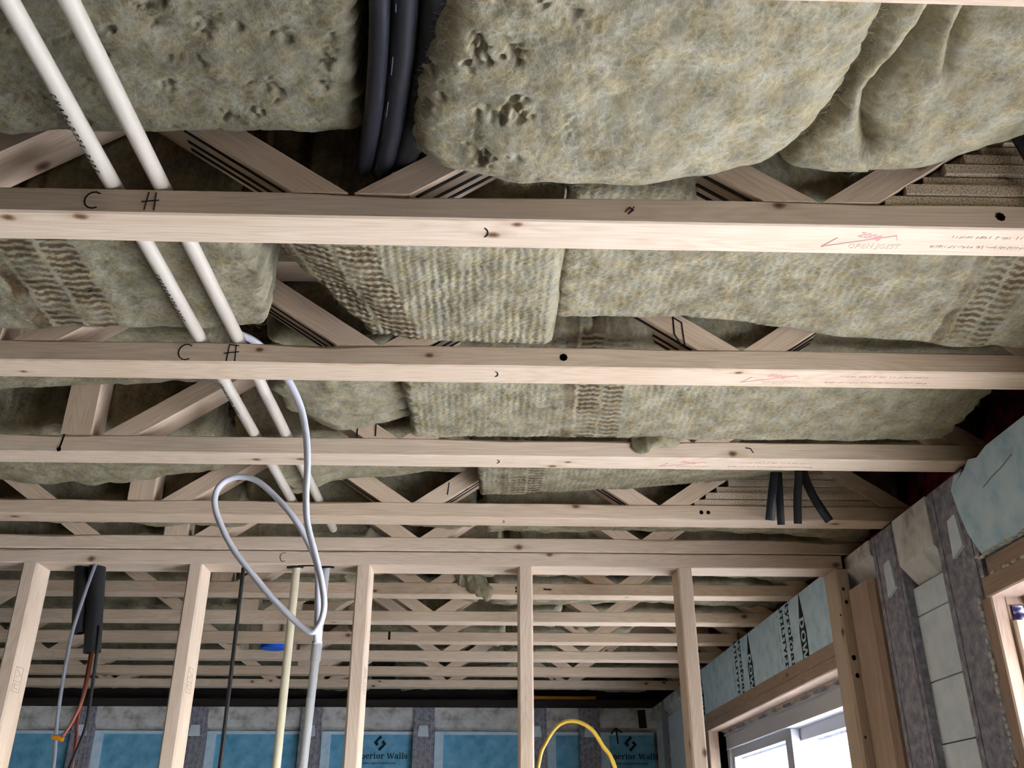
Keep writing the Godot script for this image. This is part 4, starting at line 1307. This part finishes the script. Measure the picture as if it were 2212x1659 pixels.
	put("orange_clip", tube_mesh([Vector3(-0.008, -0.434, 0.002), Vector3(0.004, -0.436, 0.004), Vector3(0.018, -0.440, 0.002)], 0.008, 0.006, 10, 4), M.orange, ct)
	for q in [["dull red wire leaving the longer black sleeve", [Vector3(-1.016, 2.25, -2.54), Vector3(-1.014, 2.14, -2.54), Vector3(-1.016, 2.06, -2.54), Vector3(-1.008, 1.98, -2.54), Vector3(-1.0, 1.6, -2.54)], M.red_wire], ["rust brown wire leaving the longer black sleeve", [Vector3(-1.006, 2.25, -2.53), Vector3(-1.008, 2.13, -2.53), Vector3(-1.024, 2.06, -2.525), Vector3(-1.040, 2.02, -2.515)], M.rust_wire]]:
		tag(put("wire", tube_mesh(q[1], 0.0042, -1.0, 8), q[2]), q[0], "wire", "wires from the black sleeves")
	tag(put("black_cable", tube_mesh([Vector3(-0.996, 2.30, -2.52), Vector3(-0.990, 2.20, -2.52), Vector3(-0.986, 2.12, -2.52), Vector3(-0.985, 2.05, -2.52), Vector3(-1.0, 1.98, -2.52), Vector3(-1.02, 1.90, -2.52)], 0.0045, -1.0, 8), M.black), "thin black cable curling down beside the longer black sleeve", "cable")

# ------------------------------------------------------------------ cables, straps, boxes
func build_cables():
	# white flat cable: out from behind the second truss, down, round a loop and back
	var pts := []
	for k in LOOP.size():
		pts.append(LOOP[k])
	var o := put("white_cable", tube_mesh(pts, 0.0078, 0.0056, 14, 10, 2.6, Vector3(0.1, 0.15, 1.0)), M.cable)
	tag(o, "white flat cable hanging in a twisted loop from the second truss", "cable")
	tag(put("black_cable", tube_mesh([Vector3(-0.648, 2.52, -2.53), Vector3(-0.647, 2.44, -2.53), Vector3(-0.645, 2.2, -2.53), Vector3(-0.643, 1.9, -2.53), Vector3(-0.64, 1.4, -2.53)], 0.0052, -1.0, 10), M.black), "straight black cable dropping between the second stud and the cream pipe", "cable")
	tag(put("yellow_cable", tube_mesh([Vector3(0.10, 1.75, -2.40), Vector3(0.136, 1.954, -2.40), Vector3(0.154, 2.005, -2.40), Vector3(0.186, 2.046, -2.40), Vector3(0.225, 2.056, -2.40), Vector3(0.264, 2.038, -2.40), Vector3(0.291, 2.0, -2.40), Vector3(0.317, 1.954, -2.40), Vector3(0.35, 1.80, -2.40)], 0.0075, 0.0045, 12, 8, 0.8), M.yellow), "yellow cable arching up at the bottom, right of the middle stud", "cable")
	tag(put("yellow_cable", tube_mesh([Vector3(0.22, 2.55, -5.70), Vector3(0.30, 2.545, -5.69), Vector3(0.45, 2.542, -5.685), Vector3(0.58, 2.542, -5.69), Vector3(0.66, 2.545, -5.70)], 0.008, 0.012, 10, 6), M.orange), "orange yellow cable lying above the far blue wall, right of the middle stud", "cable")
	tag(put("yellow_cable", tube_mesh([Vector3(-0.66, 2.548, -3.86), Vector3(-0.60, 2.530, -3.83), Vector3(-0.54, 2.515, -3.81), Vector3(-0.50, 2.545, -3.82)], 0.004, -1.0, 8), M.yellow), "thin yellow cable end between the third and fourth far trusses", "cable")
	# black straps hanging by the stepped filler
	var n := 0
	var words := ["black strap at the stepped filler of the fourth truss, leftmost of four", "black strap at the stepped filler of the fourth truss, second of four from the left", "black strap at the stepped filler of the fourth truss, third of four from the left", "black strap at the stepped filler of the fourth truss, splayed out to the right"]
	for q in [[Vector3(0.695, 2.60, -2.10), Vector3(0.682, 2.53, -2.11), Vector3(0.676, 2.478, -2.13), 0.0105], [Vector3(0.708, 2.60, -2.12), Vector3(0.705, 2.53, -2.125), Vector3(0.705, 2.470, -2.14), 0.0088], [Vector3(0.752, 2.60, -2.10), Vector3(0.745, 2.53, -2.115), Vector3(0.742, 2.470, -2.13), 0.0095], [Vector3(0.765, 2.60, -2.11), Vector3(0.780, 2.535, -2.11), Vector3(0.815, 2.474, -2.12), 0.0105]]:
		var s := put("black_strap", tube_mesh([q[0] + Vector3(0, 0.09, 0), q[0], q[1], q[2]], q[3], 0.0022, 12, 6, 0.0, Vector3(1, 0, 0.15)), M.strap)
		tag(s, words[n], "strap", "black straps at the right")
		n += 1
	tag(put("black_strap", tube_mesh([Vector3(0.66, 2.73, -0.95), Vector3(0.690, 2.66, -0.955), Vector3(0.712, 2.60, -0.96), Vector3(0.722, 2.545, -0.965), Vector3(0.728, 2.50, -0.966)], 0.013, 0.003, 12, 6, 0.0, Vector3(1, 0, 0.15)), M.strap), "black strap at the upper right corner beside the first truss's stepped filler", "strap", "black straps at the right")
	# round blue ceiling box
	var bx := thing("electrical_box", Vector3(-0.855, 2.505, -3.96), "round blue electrical box between far trusses, beside the cream pipe", "electrical box")
	var st := begin()
	sweep(st, [Vector3(0, 0, 0), Vector3(0, 0.05, 0)], 0.046, 0.046, 24, 1)
	put("box", st.commit(), M.blue, bx)
	var st2 := begin()
	sweep(st2, [Vector3(0, -0.003, 0), Vector3(0, 0.006, 0)], 0.050, 0.050, 24, 1)
	put("rim", st2.commit(), M.blue, bx)
	put("hanger_bar", box_mesh(Vector3(-0.012, 0.045, -0.216), Vector3(0.012, 0.055, 0.124)), M.steel_edge, bx)
